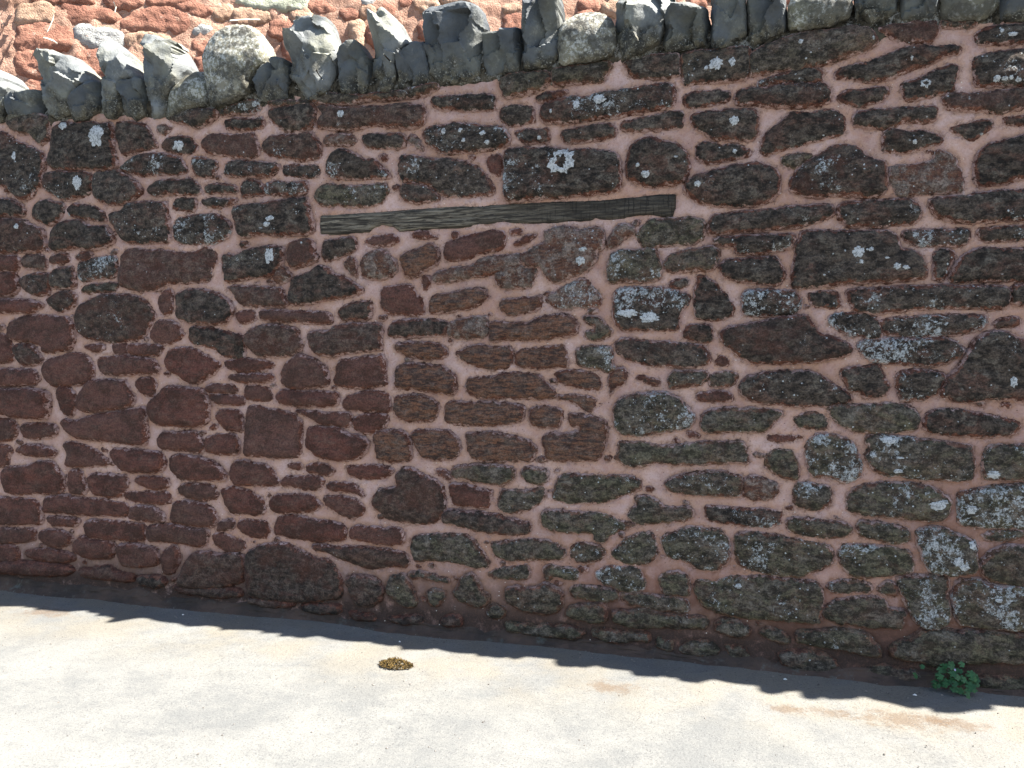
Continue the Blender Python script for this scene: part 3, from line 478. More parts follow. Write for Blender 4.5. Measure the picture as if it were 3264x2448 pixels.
SPOTS = "-3607,2636,62,62 -3091,2553,36,29 -3763,2386,32,39 -3856,2710,32,24 -4211,2559,17,25 -3247,2501,7,15 -2102,2646,19,19 -1338,2497,17,12 -1456,2522,12,12 -1438,2471,12,12 -1545,2522,12,18 -1315,2452,12,12 -236,2731,30,30 -166,2734,15,20 -767,2616,32,21 -875,2598,16,22 -153,2473,20,20 -547,2258,21,16 -310,2199,15,15 -996,2576,6,11 -280,2719,10,10 -1057,2462,11,11 -408,2328,10,5 -584,2302,11,11 -151,2343,10,10 123,2792,10,10 891,2570,14,14 922,2567,14,9 945,2570,9,9 972,2558,13,9 949,2748,18,9 908,2766,9,9 145,2717,5,5 164,2741,5,5 568,2683,5,10 846,2353,9,5 590,2334,10,10 416,2780,5,10 -3833,2204,8,16 -4193,2153,17,17 -2513,2133,27,14 -2534,2104,20,14 -2523,1937,27,41 -2340,2002,7,7 -621,1621,43,21 -526,1599,47,26 -850,1870,22,22 -839,1923,22,11 376,1877,25,25 529,1810,15,15 425,1886,10,10 410,1886,5,5 489,1847,10,5 386,1834,10,10 563,1804,14,10 988,1321,14,23 946,2027,5,5 237,1779,5,5 511,1060,34,15 925,928,28,18 712,786,33,19 735,803,19,10 845,777,23,19 562,987,15,5 553,927,20,10 453,993,15,10 798,552,19,19 823,527,19,14 858,625,19,19 957,397,14,9 -109,367,16,11"
RINGS = "-945,2338,61,61 627,2577,19,19"


def pts(s):
    return [tuple(float(v) / 1000.0 for v in q.split(',')) for q in s.split()]

# ------------------------------------------------------------------ node helper
class NT:
    def __init__(self, name, rough=0.9, spec=0.2):
        self.m = bpy.data.materials.new(name)
        self.m.use_nodes = True
        self.t = self.m.node_tree
        self.b = self.t.nodes['Principled BSDF']
        self.b.inputs['Roughness'].default_value = rough
        self.b.inputs['Specular IOR Level'].default_value = spec
    def n(self, kind, **kw):
        nd = self.t.nodes.new(kind)
        for k, v in kw.items():
            setattr(nd, k, v)
        return nd
    def l(self, a, b):
        self.t.links.new(a, b)
    def val(self, sock, v):
        if isinstance(v, (int, float)):
            sock.default_value = v
        elif isinstance(v, (tuple, list)):
            sock.default_value = tuple(v) + ((1.0,) if len(v) == 3 and len(sock.default_value) == 4 else ())
        else:
            self.l(v, sock)
    def pos(self, scale=(1, 1, 1), off=None):
        g = self.n('ShaderNodeNewGeometry')
        v = g.outputs['Position']
        if off is not None:
            a = self.n('ShaderNodeVectorMath', operation='ADD')
            self.l(v, a.inputs[0]); self.l(off, a.inputs[1]); v = a.outputs[0]
        if scale != (1, 1, 1):
            s = self.n('ShaderNodeVectorMath', operation='MULTIPLY')
            self.l(v, s.inputs[0]); s.inputs[1].default_value = scale; v = s.outputs[0]
        return v
    def noise(self, vec, scale, detail=4, rough=0.6, dist=0.0):
        nd = self.n('ShaderNodeTexNoise')
        self.l(vec, nd.inputs['Vector'])
        nd.inputs['Scale'].default_value = scale
        nd.inputs['Detail'].default_value = detail
        nd.inputs['Roughness'].default_value = rough
        nd.inputs['Distortion'].default_value = dist
        return nd.outputs['Fac']
    def voro(self, vec, scale, rand=1.0, feature='F1', out='Distance'):
        nd = self.n('ShaderNodeTexVoronoi', feature=feature)
        self.l(vec, nd.inputs['Vector'])
        nd.inputs['Scale'].default_value = scale
        nd.inputs['Randomness'].default_value = rand
        return nd.outputs[out]
    def ramp(self, x, a, b, lo=0.0, hi=1.0, smooth=True):
        nd = self.n('ShaderNodeMapRange', interpolation_type='SMOOTHSTEP' if smooth else 'LINEAR', clamp=True)
        self.val(nd.inputs['Value'], x)
        self.val(nd.inputs['From Min'], a); self.val(nd.inputs['From Max'], b)
        self.val(nd.inputs['To Min'], lo); self.val(nd.inputs['To Max'], hi)
        return nd.outputs[0]
    def math(self, op, a, b=0.0, clamp=False):
        nd = self.n('ShaderNodeMath', operation=op, use_clamp=clamp)
        self.val(nd.inputs[0], a); self.val(nd.inputs[1], b)
        return nd.outputs[0]
    def mix(self, f, a, b, blend='MIX'):
        nd = self.n('ShaderNodeMix', data_type='RGBA', blend_type=blend)
        self.val(nd.inputs[0], f); self.val(nd.inputs[6], a); self.val(nd.inputs[7], b)
        return nd.outputs[2]
    def attr(self, name):
        nd = self.n('ShaderNodeAttribute', attribute_type='GEOMETRY', attribute_name=name)
        return nd
    def bump(self, h, dist, strength=1.0, prev=None):
        nd = self.n('ShaderNodeBump')
        nd.inputs['Strength'].default_value = strength
        nd.inputs['Distance'].default_value = dist
        self.l(h, nd.inputs['Height'])
        if prev is not None:
            self.l(prev, nd.inputs['Normal'])
        return nd.outputs[0]
    def done(self, colour, normal=None):
        self.val(self.b.inputs['Base Color'], colour)
        if normal is not None:
            self.l(normal, self.b.inputs['Normal'])
        return self.m

def sep(nt, c):
    s = nt.n('ShaderNodeSeparateColor')
    nt.l(c, s.inputs[0])
    return s.outputs

# ------------------------------------------------------------------ materials
MORTAR_A = (0.360, 0.218, 0.176)
MORTAR_B = (0.505, 0.362, 0.328)
def mat_sandstone():
    t = NT('weathered sandstone', 0.9, 0.2)
    pr = t.attr('props'); ax = t.attr('aux')
    tone, lich, moss = sep(t, pr.outputs['Color'])[0:3]
    pale = pr.outputs['Alpha']
    seed, edge, lam = sep(t, ax.outputs['Color'])[0:3]
    cmb = t.n('ShaderNodeCombineXYZ')
    t.l(t.math('MULTIPLY', seed, 37.0), cmb.inputs[0]); t.l(t.math('MULTIPLY', seed, 91.0), cmb.inputs[1]); t.l(t.math('MULTIPLY', seed, 53.0), cmb.inputs[2])
    v = t.pos(off=cmb.outputs[0])
    vs = t.pos((3.0, 3.0, 13.0), off=cmb.outputs[0])
    vh = t.pos((1.0, 1.0, 1.55), off=cmb.outputs[0])
    nb = t.noise(vh, 5.5, 5, 0.68, 0.3)
    nm = t.noise(vh, 24.0, 5, 0.78)
    nf = t.noise(v, 115.0, 3, 0.75)
    nl = t.noise(vs, 6.0, 5, 0.7, 0.4)
    fm = t.noise(vh, 9.0, 6, 0.8, 0.5)
    nmr = t.ramp(nm, 0.40, 0.60)
    # every stone has its own cast
    cast = t.math('FRACT', t.math('MULTIPLY', seed, 17.3))
    r1 = t.mix(cast, (0.062, 0.025, 0.017), (0.074, 0.036, 0.026))
    r2 = t.mix(cast, (0.140, 0.052, 0.037), (0.125, 0.060, 0.046))
    red = t.mix(t.ramp(nb, 0.40, 0.60), r1, r2)
    red = t.mix(t.ramp(nl, 0.48, 0.64, 0, 0.65), red, (0.062, 0.035, 0.026))
    red = t.mix(t.ramp(nm, 0.52, 0.64, 0, 0.55), red, (0.150, 0.074, 0.056))
    lamc = t.mix(t.ramp(nl, 0.41, 0.59), (0.052, 0.032, 0.026), (0.225, 0.104, 0.060))
    lamc = t.mix(t.ramp(nm, 0.52, 0.62, 0, 0.65), lamc, (0.185, 0.125, 0.097))
    red = t.mix(t.math('MULTIPLY', lam, 0.85), red, lamc)
    # black-brown crust
    dark = t.mix(nmr, (0.014, 0.011, 0.009), (0.074, 0.055, 0.042))
    dark = t.mix(t.ramp(nb, 0.50, 0.62, 0, 0.8), dark, t.mix(nmr, (0.046, 0.025, 0.018), (0.120, 0.063, 0.046)))
    tn = t.math('ADD', t.math('MULTIPLY', tone, 1.5), t.math('SUBTRACT', t.math('MULTIPLY', nb, 2.2), 1.45))
    c = t.mix(t.ramp(tn, 0.0, 0.4), red, dark)
    # grey film, cloud shaped
    gf = t.math('MULTIPLY', t.ramp(fm, 0.50, 0.60), t.ramp(t.math('ADD', tone, moss), 0.25, 1.6, 0.12, 0.85))
    c = t.mix(gf, c, t.mix(nmr, (0.056, 0.046, 0.036), (0.180, 0.158, 0.126)))
    # fresh red stone where the crust has come away along the rim
    rim = t.ramp(t.math('ADD', t.noise(v, 13.0, 4, 0.8), t.math('MULTIPLY', t.ramp(edge, 0.0, 1.0, 1.0, 0.0), 0.22)), 0.60, 0.65)
    rim = t.math('MULTIPLY', rim, t.ramp(edge, 0.55, 1.0, 1.0, 0.0))
    c = t.mix(t.math('MULTIPLY', rim, 0.85), c, t.mix(nmr, (0.085, 0.032, 0.022), (0.190, 0.072, 0.044)))
    pf = t.math('MULTIPLY', pale, t.ramp(t.noise(v, 16.0, 5, 0.82), 0.45, 0.56))
    c = t.mix(pf, c, t.mix(nmr, (0.125, 0.100, 0.084), (0.30, 0.242, 0.200)))
    # olive algae
    af = t.math('MULTIPLY', moss, t.ramp(fm, 0.40, 0.56, 1.0, 0.15))
    c = t.mix(t.math('MULTIPLY', af, 0.85), c, t.mix(nmr, (0.054, 0.050, 0.029), (0.170, 0.160, 0.098)))
    c = t.mix(t.ramp(nf, 0.38, 0.60, 0.0, 1.0), t.mix(0.45, c, (0, 0, 0)), c)
    # lichen: broad colonies of ragged blotches, then loose dots
    lm = t.noise(v, 5.5, 3, 0.6)
    zone = t.ramp(t.math('ADD', lm, t.math('MULTIPLY', lich, 0.38)), 0.60, 1.03)
    bl = t.noise(v, 42.0, 6, 0.84, 0.4)
    cut = t.math('SUBTRACT', 0.695, t.math('MULTIPLY', zone, 0.21))
    crust = t.math('MULTIPLY', t.ramp(bl, cut, t.math('ADD', cut, 0.028)), t.ramp(lich, 0.02, 0.18))
    lc = t.mix(t.ramp(nf, 0.38, 0.6), (0.165, 0.172, 0.166), (0.41, 0.43, 0.43))
    c = t.mix(t.math('MULTIPLY', crust, 0.85), c, lc)
    vd = t.n('ShaderNodeTexVoronoi', feature='F1')
    t.l(v, vd.inputs['Vector']); vd.inputs['Scale'].default_value = 62.0
    vcol = sep(t, vd.outputs['Color'])
    dsel = t.math('SUBTRACT', vcol[0], t.math('SUBTRACT', 1.0, t.math('MULTIPLY', t.math('MULTIPLY', lich, t.math('ADD', zone, 0.25)), 0.36)))
    dw = t.math('ADD', vd.outputs['Distance'], t.math('MULTIPLY', t.math('SUBTRACT', nf, 0.5), 0.7))
    dots = t.math('MULTIPLY', t.ramp(dw, 0.12, 0.28, 1.0, 0.0), t.ramp(dsel, 0.0, 0.02))
    c = t.mix(t.math('MULTIPLY', dots, t.ramp(vcol[1], 0.0, 1.0, 0.35, 0.95)), c, (0.42, 0.435, 0.43))
    # mortar smeared over the rim when the wall was pointed
    sm = t.math('SUBTRACT', t.math('ADD', t.noise(v, 34.0, 5, 0.8), t.math('MULTIPLY', t.ramp(edge, 0.0, 0.7, 1.0, 0.0), 0.20)), 0.62)
    smear = t.math('MULTIPLY', t.ramp(sm, 0.0, 0.06), t.ramp(edge, 0.35, 0.75, 0.7, 0.0))
    zz = t.n('ShaderNodeSeparateXYZ'); t.l(t.pos(), zz.inputs[0])
    smear = t.math('MULTIPLY', smear, t.ramp(zz.outputs[2], 0.12, 0.42))
    c = t.mix(smear, c, t.mix(nmr, MORTAR_A, MORTAR_B))
    h = t.math('ADD', t.math('MULTIPLY', nm, 0.7), t.math('MULTIPLY', nf, 0.3))
    h = t.math('ADD', h, t.math('MULTIPLY', t.math('MULTIPLY', nl, lam), 1.0))
    return t.done(c, t.bump(h, 0.019, 1.0))

def mat_mortar():
    t = NT('pink lime mortar', 0.95, 0.1)
    e = t.attr('aux')
    edge, dirt, grime = sep(t, e.outputs['Color'])[0:3]
    v = t.pos()
    nb = t.noise(v, 3.5, 5, 0.65); nm = t.noise(v, 20.0, 6, 0.75); nf = t.noise(v, 130.0, 3, 0.8)
    k = t.math('ADD', t.math('MULTIPLY', nb, 0.55), t.math('MULTIPLY', nm, 0.45))
    c = t.mix(t.ramp(k, 0.40, 0.60), MORTAR_A, MORTAR_B)
    c = t.mix(t.ramp(nm, 0.53, 0.66, 0, 0.5), c, (0.34, 0.190, 0.138))
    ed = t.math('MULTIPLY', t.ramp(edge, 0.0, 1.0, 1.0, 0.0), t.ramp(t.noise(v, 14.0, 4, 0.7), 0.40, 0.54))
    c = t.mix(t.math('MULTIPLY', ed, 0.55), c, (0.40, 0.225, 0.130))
    # crumbs and dirt lodged against the stones
    st = t.math('MULTIPLY', t.ramp(edge, 0.0, 0.55, 1.0, 0.0), t.ramp(t.noise(v, 40.0, 4, 0.8), 0.50, 0.58))
    c = t.mix(t.math('MULTIPLY', st, 0.6), c, (0.105, 0.058, 0.043))
    wet = t.math('MULTIPLY', dirt, t.ramp(nb, 0.34, 0.56))
    c = t.mix(t.math('MULTIPLY', wet, 0.9), c, (0.170, 0.074, 0.049))
    c = t.mix(t.math('MULTIPLY', grime, t.ramp(t.noise(v, 12.0, 5, 0.75), 0.22, 0.48)), c, (0.052, 0.035, 0.028))
    c = t.mix(t.ramp(nf, 0.34, 0.52, 0.28, 0.0), c, (0.19, 0.100, 0.076))
    vd = t.n('ShaderNodeTexVoronoi', feature='F1')
    t.l(v, vd.inputs['Vector']); vd.inputs['Scale'].default_value = 60.0
    q = sep(t, vd.outputs['Color'])
    grit = t.math('MULTIPLY', t.ramp(vd.outputs['Distance'], 0.10, 0.22, 1.0, 0.0), t.ramp(q[0], 0.94, 0.95))
    c = t.mix(t.math('MULTIPLY', grit, 0.8), c, (0.62, 0.55, 0.48))
    pit = t.math('MULTIPLY', t.ramp(vd.outputs['Distance'], 0.12, 0.22, 1.0, 0.0), t.ramp(q[1], 0.92, 0.94))
    c = t.mix(t.math('MULTIPLY', pit, 0.7), c, (0.09, 0.05, 0.04))
    h = t.math('ADD', nm, t.math('MULTIPLY', nf, 0.35))
    return t.done(c, t.bump(h, 0.012, 0.9))

def mat_crust():
    t = NT('lichened bedding mortar', 0.95, 0.1)
    v = t.pos()
    nb = t.noise(v, 6.0, 5, 0.7); nm = t.noise(v, 28.0, 5, 0.75); nf = t.noise(v, 110.0, 4, 0.75)
    c = t.mix(t.ramp(nm, 0.40, 0.60), (0.016, 0.014, 0.010), (0.085, 0.072, 0.052))
    c = t.mix(t.ramp(nb, 0.5, 0.7, 0, 0.7), c, (0.085, 0.075, 0.035))
    c = t.mix(t.math('MULTIPLY', t.ramp(t.noise(v, 12.0, 6, 0.78), 0.50, 0.57), t.ramp(nf, 0.40, 0.55)), c, (0.22, 0.21, 0.185))
    c = t.mix(t.ramp(t.voro(v, 34.0), 0.05, 0.14, 0.5, 0.0), c, (0.36, 0.36, 0.34))
    h = t.math('ADD', nm, t.math('MULTIPLY', nf, 0.5))
    return t.done(c, t.bump(h, 0.016, 1.0))

def mat_coping(name, a, b, lich, green):
    t = NT(name, 0.75, 0.3)
    ax = t.attr('aux')
    seed = sep(t, ax.outputs['Color'])[0]
    cmb = t.n('ShaderNodeCombineXYZ')
    t.l(t.math('MULTIPLY', seed, 41.0), cmb.inputs[0]); t.l(t.math('MULTIPLY', seed, 83.0), cmb.inputs[2])
    v = t.pos(off=cmb.outputs[0])
    nb = t.noise(v, 6.0, 4, 0.6); nm = t.noise(v, 26.0, 5, 0.65); nf = t.noise(v, 120.0, 4, 0.7)
    c = t.mix(t.ramp(nb, 0.3, 0.7), a, b)
    c = t.mix(t.ramp(nm, 0.5, 0.75, 0, 0.5), c, tuple(x * 0.5 for x in a))
    c = t.mix(t.math('MULTIPLY', t.ramp(t.noise(v, 4.0, 4, 0.6), 0.45, 0.65), green), c, (0.16, 0.155, 0.10))
    zone = t.ramp(t.noise(v, 8.0, 4, 0.7), 0.62 - 0.25 * lich, 0.72 - 0.25 * lich)
    cr = t.math('MULTIPLY', t.math('MULTIPLY', zone, t.ramp(t.noise(v, 55.0, 5, 0.75), 0.46, 0.58)), min(1.0, lich * 1.2))
    c = t.mix(cr, c, (0.33, 0.33, 0.30))
    bl = t.math('MULTIPLY', t.ramp(t.noise(v, 10.0, 5, 0.75), 0.48, 0.58), 0.9 * lich)
    c = t.mix(bl, c, (0.028, 0.026, 0.022))
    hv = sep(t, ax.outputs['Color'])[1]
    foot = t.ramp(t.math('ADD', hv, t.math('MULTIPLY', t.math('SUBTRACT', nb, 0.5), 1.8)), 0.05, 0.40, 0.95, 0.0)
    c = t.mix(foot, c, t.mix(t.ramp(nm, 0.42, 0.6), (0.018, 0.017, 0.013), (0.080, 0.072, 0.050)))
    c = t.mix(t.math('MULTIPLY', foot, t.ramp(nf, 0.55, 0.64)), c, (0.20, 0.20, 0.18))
    c = t.mix(t.ramp(t.voro(v, 55.0), 0.06, 0.13, 0.6, 0.0), c, (0.04, 0.044, 0.048))
    h = t.math('ADD', nm, t.math('MULTIPLY', nf, 0.3))
    return t.done(c, t.bump(h, 0.010, 0.8))

def mat_timber():
    t = NT('weathered grey timber', 0.85, 0.2)
    v1 = t.pos((1.6, 1.6, 22.0)); v2 = t.pos((4.0, 4.0, 60.0)); v3 = t.pos((120.0, 1.0, 10.0))
    g1 = t.noise(v1, 2.6, 5, 0.65, 0.6); g2 = t.noise(v2, 2.0, 5, 0.75, 0.9)
    c = t.mix(t.ramp(g1, 0.40, 0.62), (0.060, 0.050, 0.037), (0.215, 0.185, 0.140))
    c = t.mix(t.ramp(g2, 0.42, 0.55, 0.9, 0.0), c, (0.016, 0.014, 0.012))
    x = t.n('ShaderNodeSeparateXYZ'); t.l(t.pos(), x.inputs[0])
    ck = t.math('MULTIPLY', t.ramp(t.noise(v3, 1.0, 3, 0.6), 0.36, 0.44, 1.0, 0.0), t.ramp(x.outputs[0], -1.3, -0.7, 0.1, 1.0))
    c = t.mix(t.math('MULTIPLY', ck, 0.8), c, (0.014, 0.012, 0.010))
    # darker toward the split end, with an irregular edge
    c = t.mix(t.math('MULTIPLY', t.ramp(t.math('ADD', x.outputs[0], t.math('MULTIPLY', g1, 0.8)), -1.3, -0.3, 0, 0.65), 1.0), c, (0.032, 0.027, 0.022))
    h = t.math('ADD', t.math('MULTIPLY', g2, 0.8), t.math('MULTIPLY', g1, 0.5))
    h = t.math('SUBTRACT', h, t.math('MULTIPLY', ck, 0.5))
    return t.done(c, t.bump(h, 0.012, 1.0))

def mat_lichen():
    t = NT('white lichen', 0.95, 0.1)
    v = t.pos()
    n = t.noise(v, 90.0, 5, 0.8)
    c = t.mix(t.ramp(n, 0.40, 0.56), (0.17, 0.175, 0.17), (0.43, 0.435, 0.43))
    return t.done(c, t.bump(n, 0.006, 1.0))

def mat_back(name, a, b):
    t = NT(name, 0.95, 0.1)
    v = t.pos(); vs = t.pos((1.0, 1.0, 3.0))
    nb = t.noise(vs, 4.0, 5, 0.65); nm = t.noise(v, 20.0, 5, 0.7); nf = t.noise(v, 80.0, 4, 0.7)
    c = t.mix(t.ramp(nb, 0.3, 0.7), a, b)
    c = t.mix(t.ramp(nm, 0.5, 0.75, 0, 0.5), c, tuple(x * 0.55 for x in a))
    c = t.mix(t.math('MULTIPLY', t.ramp(t.noise(v, 9.0, 4, 0.7), 0.60, 0.68), t.ramp(nf, 0.45, 0.6)), c, (0.36, 0.32, 0.27))
    h = t.math('ADD', nm, t.math('MULTIPLY', nf, 0.35))
    return t.done(c, t.bump(h, 0.030, 1.0))

STAINS = ((0.10, -0.46, 0.07, 0.05), (0.25, -0.445, 0.10, 0.045), (0.52, -0.44, 0.15, 0.085), (0.66, -0.40, 0.07, 0.05), (-3.78, -0.32, 0.16, 0.07), (0.75, -0.42, 0.1, 0.05), (-0.62, -0.45, 0.12, 0.07))
def mat_ground():
    t = NT('worn pavement tarmac', 0.9, 0.2)
    v = t.pos()
    x = t.n('ShaderNodeSeparateXYZ'); t.l(v, x.inputs[0])
    nb = t.noise(v, 1.5, 7, 0.72); nm = t.noise(v, 11.0, 6, 0.78); nf = t.noise(v, 115.0, 3, 0.8); ng = t.noise(v, 48.0, 4, 0.8)
    k = t.math('ADD', t.math('MULTIPLY', nb, 0.7), t.math('MULTIPLY', nm, 0.3))
    c = t.mix(t.ramp(k, 0.40, 0.60), (0.088, 0.090, 0.089), (0.126, 0.125, 0.118))
    # dust washed off the wall gathers in a warm strip along its foot
    dust = t.math('MULTIPLY', t.ramp(x.outputs[1], -0.95, -0.35), t.ramp(t.noise(v, 2.6, 4, 0.6), 0.36, 0.62))
    c = t.mix(t.math('MULTIPLY', dust, 0.55), c, (0.126, 0.110, 0.082))
    warp = t.math('MULTIPLY', t.math('SUBTRACT', t.noise(v, 14.0, 6, 0.85), 0.5), 5.0)
    for sx, sy, rx, ry in STAINS:
        dx = t.math('DIVIDE', t.math('SUBTRACT', x.outputs[0], sx), rx)
        dy = t.math('DIVIDE', t.math('SUBTRACT', x.outputs[1], sy), ry)
        d = t.math('ADD', t.math('POWER', t.math('ABSOLUTE', dx), 2.0), t.math('POWER', t.math('ABSOLUTE', dy), 2.0))
        d = t.math('ADD', t.math('SQRT', d), warp)
        c = t.mix(t.ramp(d, 0.2, 1.3, 0.7, 0.0), c, (0.078, 0.054, 0.035))
    c = t.mix(t.ramp(ng, 0.32, 0.46, 0.35, 0.0), c, (0.05, 0.05, 0.052))
    c = t.mix(t.ramp(nf, 0.33, 0.46, 0.75, 0.0), c, (0.045, 0.045, 0.046))
    c = t.mix(t.ramp(nf, 0.56, 0.68, 0.0, 0.4), c, (0.165, 0.162, 0.154))
    h = t.math('ADD', nf, t.math('MULTIPLY', ng, 0.8))
    return t.done(c, t.bump(h, 0.0035, 0.7))

def mat_simple(name, a, b, scale=30.0, rough=0.8, trans=0.0):
    t = NT(name, rough, 0.25)
    v = t.pos()
    c = t.mix(t.ramp(t.noise(v, scale, 4, 0.6), 0.35, 0.65), a, b)
    if trans:
        t.b.inputs['Subsurface Weight'].default_value = trans
        t.b.inputs['Subsurface Radius'].default_value = (0.004, 0.006, 0.002)
    return t.done(c)

def mat_footing():
    t = NT('dirty footing render', 0.95, 0.1)
    v = t.pos()
    nb = t.noise(v, 4.0, 5, 0.65); nm = t.noise(v, 24.0, 5, 0.7); nf = t.noise(v, 120.0, 4, 0.7)
    c = t.mix(t.ramp(nb, 0.3, 0.7), (0.042, 0.034, 0.029), (0.090, 0.060, 0.046))
    c = t.mix(t.ramp(nm, 0.55, 0.75, 0, 0.6), c, (0.11, 0.10, 0.085))
    c = t.mix(t.ramp(t.noise(v, 9.0, 4, 0.7), 0.58, 0.7, 0, 0.6), c, (0.115, 0.125, 0.11))
    h = t.math('ADD', nm, t.math('MULTIPLY', nf, 0.4))
    return t.done(c, t.bump(h, 0.012, 1.0))

M_STONE = mat_sandstone()
M_MORTAR = mat_mortar()
M_CRUST = mat_crust()
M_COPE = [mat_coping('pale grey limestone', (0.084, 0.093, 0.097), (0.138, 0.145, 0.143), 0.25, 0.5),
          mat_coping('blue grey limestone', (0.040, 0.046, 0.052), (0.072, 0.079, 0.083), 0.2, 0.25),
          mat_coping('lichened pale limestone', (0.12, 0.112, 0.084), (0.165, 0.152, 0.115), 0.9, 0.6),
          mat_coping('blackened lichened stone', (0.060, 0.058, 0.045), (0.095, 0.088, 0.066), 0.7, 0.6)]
M_TIMBER = mat_timber()
M_LICHEN = mat_lichen()
M_BACK = [mat_back('sunlit red sandstone', (0.175, 0.083, 0.060), (0.285, 0.145, 0.102)),
          mat_back('tan sandstone', (0.24, 0.15, 0.105), (0.36, 0.25, 0.18)),
          mat_back('pale limestone', (0.22, 0.225, 0.22), (0.34, 0.34, 0.325)),
          mat_back('greenish dressed stone', (0.25, 0.27, 0.21), (0.34, 0.35, 0.28))]
M_BACKM = mat_back('orange bedding mortar', (0.25, 0.145, 0.105), (0.37, 0.235, 0.175))
M_GROUND = mat_ground()
M_FOOT = mat_footing()

# ------------------------------------------------------------------ geometry helpers
def link_mesh(name, V, F, mat, parent=None, smooth=True, props=None, aux=None, origin=None):
    V = np.asarray(V, dtype=np.float64)
    o = np.array(origin if origin is not None else (0, 0, 0), dtype=np.float64)
    me = bpy.data.meshes.new(name)
    me.from_pydata((V - o).tolist(), [], F)
    n = len(V)
    if props is not None:
        a = me.color_attributes.new('props', 'FLOAT_COLOR', 'POINT')
        p = np.asarray(props, dtype=np.float32)
        if p.ndim == 1: p = np.tile(p, (n, 1))
        a.data.foreach_set('color', p.ravel())
    if aux is not None:
        a = me.color_attributes.new('aux', 'FLOAT_COLOR', 'POINT')
        a.data.foreach_set('color', np.asarray(aux, dtype=np.float32).ravel())
    if smooth:
        me.polygons.foreach_set('use_smooth', [True] * len(me.polygons))
    me.materials.append(mat)
    me.update()
    ob = bpy.data.objects.new(name, me)
    col.objects.link(ob)
    ob.location = o
    if parent is not None:
        ob.parent = parent
    return ob

def chaikin(P, w=0.22):
    out = []
    n = len(P)
    for i in range(n):
        a = P[i]; b = P[(i + 1) % n]
        out.append(a * (1 - w) + b * w); out.append(a * w + b * (1 - w))
    return out

def resample(P, step):
    P = np.array(P); Q = np.vstack([P, P[:1]])
    d = np.hypot(*(np.diff(Q, axis=0).T)); s = np.concatenate([[0], np.cumsum(d)])
    n = max(10, int(round(s[-1] / step)))
    tt = np.linspace(0, s[-1], n, endpoint=False)
    return np.stack([np.interp(tt, s, Q[:, 0]), np.interp(tt, s, Q[:, 1])], 1)

def area(P):
    P = np.asarray(P)
    x, y = P[:, 0], P[:, 1]
    return 0.5 * float(np.sum(x * np.roll(y, -1) - np.roll(x, -1) * y))

def dist_inside(Q, P):
    """distance of points Q to closed outline P, and inside flag"""
    A = P; B = np.roll(P, -1, axis=0); D = B - A
    L2 = np.maximum((D ** 2).sum(1), 1e-12)
    q = Q[:, None, :] - A[None]
    t = np.clip((q * D[None]).sum(2) / L2[None], 0, 1)
    e = q - t[..., None] * D[None]
    dist = np.sqrt((e ** 2).sum(2)).min(1)
    y = Q[:, 1][:, None]; x = Q[:, 0][:, None]
    c = (A[None, :, 1] > y) != (B[None, :, 1] > y)
    xi = A[None, :, 0] + (y - A[None, :, 1]) * D[None, :, 0] / np.where(np.abs(D[None, :, 1]) < 1e-12, 1e-12, D[None, :, 1])
    ins = (np.sum(c & (x < xi), axis=1) % 2) == 1
    return dist, ins

def fill(P, g, rnd):
    """triangulate the inside of outline P with a jittered grid of spacing g"""
    lo = P.min(0); hi = P.max(0)
    xs = np.arange(lo[0] + g * 0.3, hi[0], g); zs = np.arange(lo[1] + g * 0.3, hi[1], g * 0.87)
    X, Z = np.meshgrid(xs, zs)
    X = X + (np.arange(len(zs)) % 2)[:, None] * g * 0.5
    Q = np.stack([X.ravel(), Z.ravel()], 1)
    if len(Q):
        Q = Q + rnd.uniform(-0.22 * g, 0.22 * g, Q.shape)
        d, ins = dist_inside(Q, P)
        Q = Q[ins & (d > 0.5 * g)]
    allp = np.vstack([P, Q]) if len(Q) else P
    n = len(P)
    r = delaunay_2d_cdt([Vector(p) for p in allp], [], [list(range(n))], 1, 1e-7)
    V = np.array([(v.x, v.y) for v in r[0]])
    return V, [list(f) for f in r[2]]

def nz(x, y, z):
    return noise.noise(Vector((x, y, z)))

def ragged(P, seed, amp=1.0, step=0.0085, grow=0.0, soft=0.16):
    P = [np.array(p) for p in P]
    if area(P) < 0: P = P[::-1]
    P = chaikin(P, soft)
    Q = resample(P, step)
    T = np.roll(Q, -1, axis=0) - np.roll(Q, 1, axis=0)
    T /= np.maximum(np.hypot(T[:, 0], T[:, 1])[:, None], 1e-9)
    N = np.stack([T[:, 1], -T[:, 0]], 1)
    off = np.array([0.0060 * nz(p[0] * 22, seed * 7.1, p[1] * 22) + 0.0042 * nz(p[0] * 90, seed * 3.3, p[1] * 90) + 0.0042 * nz(p[0] * 210, seed * 5.3, p[1] * 210) for p in Q])
    return Q + N * (off * amp * 1.05 + grow)[:, None]

# ------------------------------------------------------------------ front wall
wall = bpy.data.objects.new('stone_wall', None)
col.objects.link(wall)
wall['label'] = 'shaded rubble wall of dark red sandstone with pink mortar, timber strip and upright coping stones'
wall['category'] = 'wall'

CLASS = {  # tone, moss, pale, lamination
    'r': (0.10, 0.00, 0.04, 0.0), 'b': (0.42, 0.06, 0.12, 0.0), 'd': (0.98, 0.04, 0.06, 0.0),
    'g': (0.60, 0.62, 0.16, 0.15), 'k': (1.00, 0.25, 0.14, 0.1), 't': (0.08, 0.05, 0.16, 1.0), 'p': (0.18, 0.05, 0.75, 0.55)}

polys = []
for i, ln in enumerate(l for l in STONES.split('\n') if l.strip()):
    code, rest = ln.split(' ', 1)
    polys.append((code, pts(rest), i))

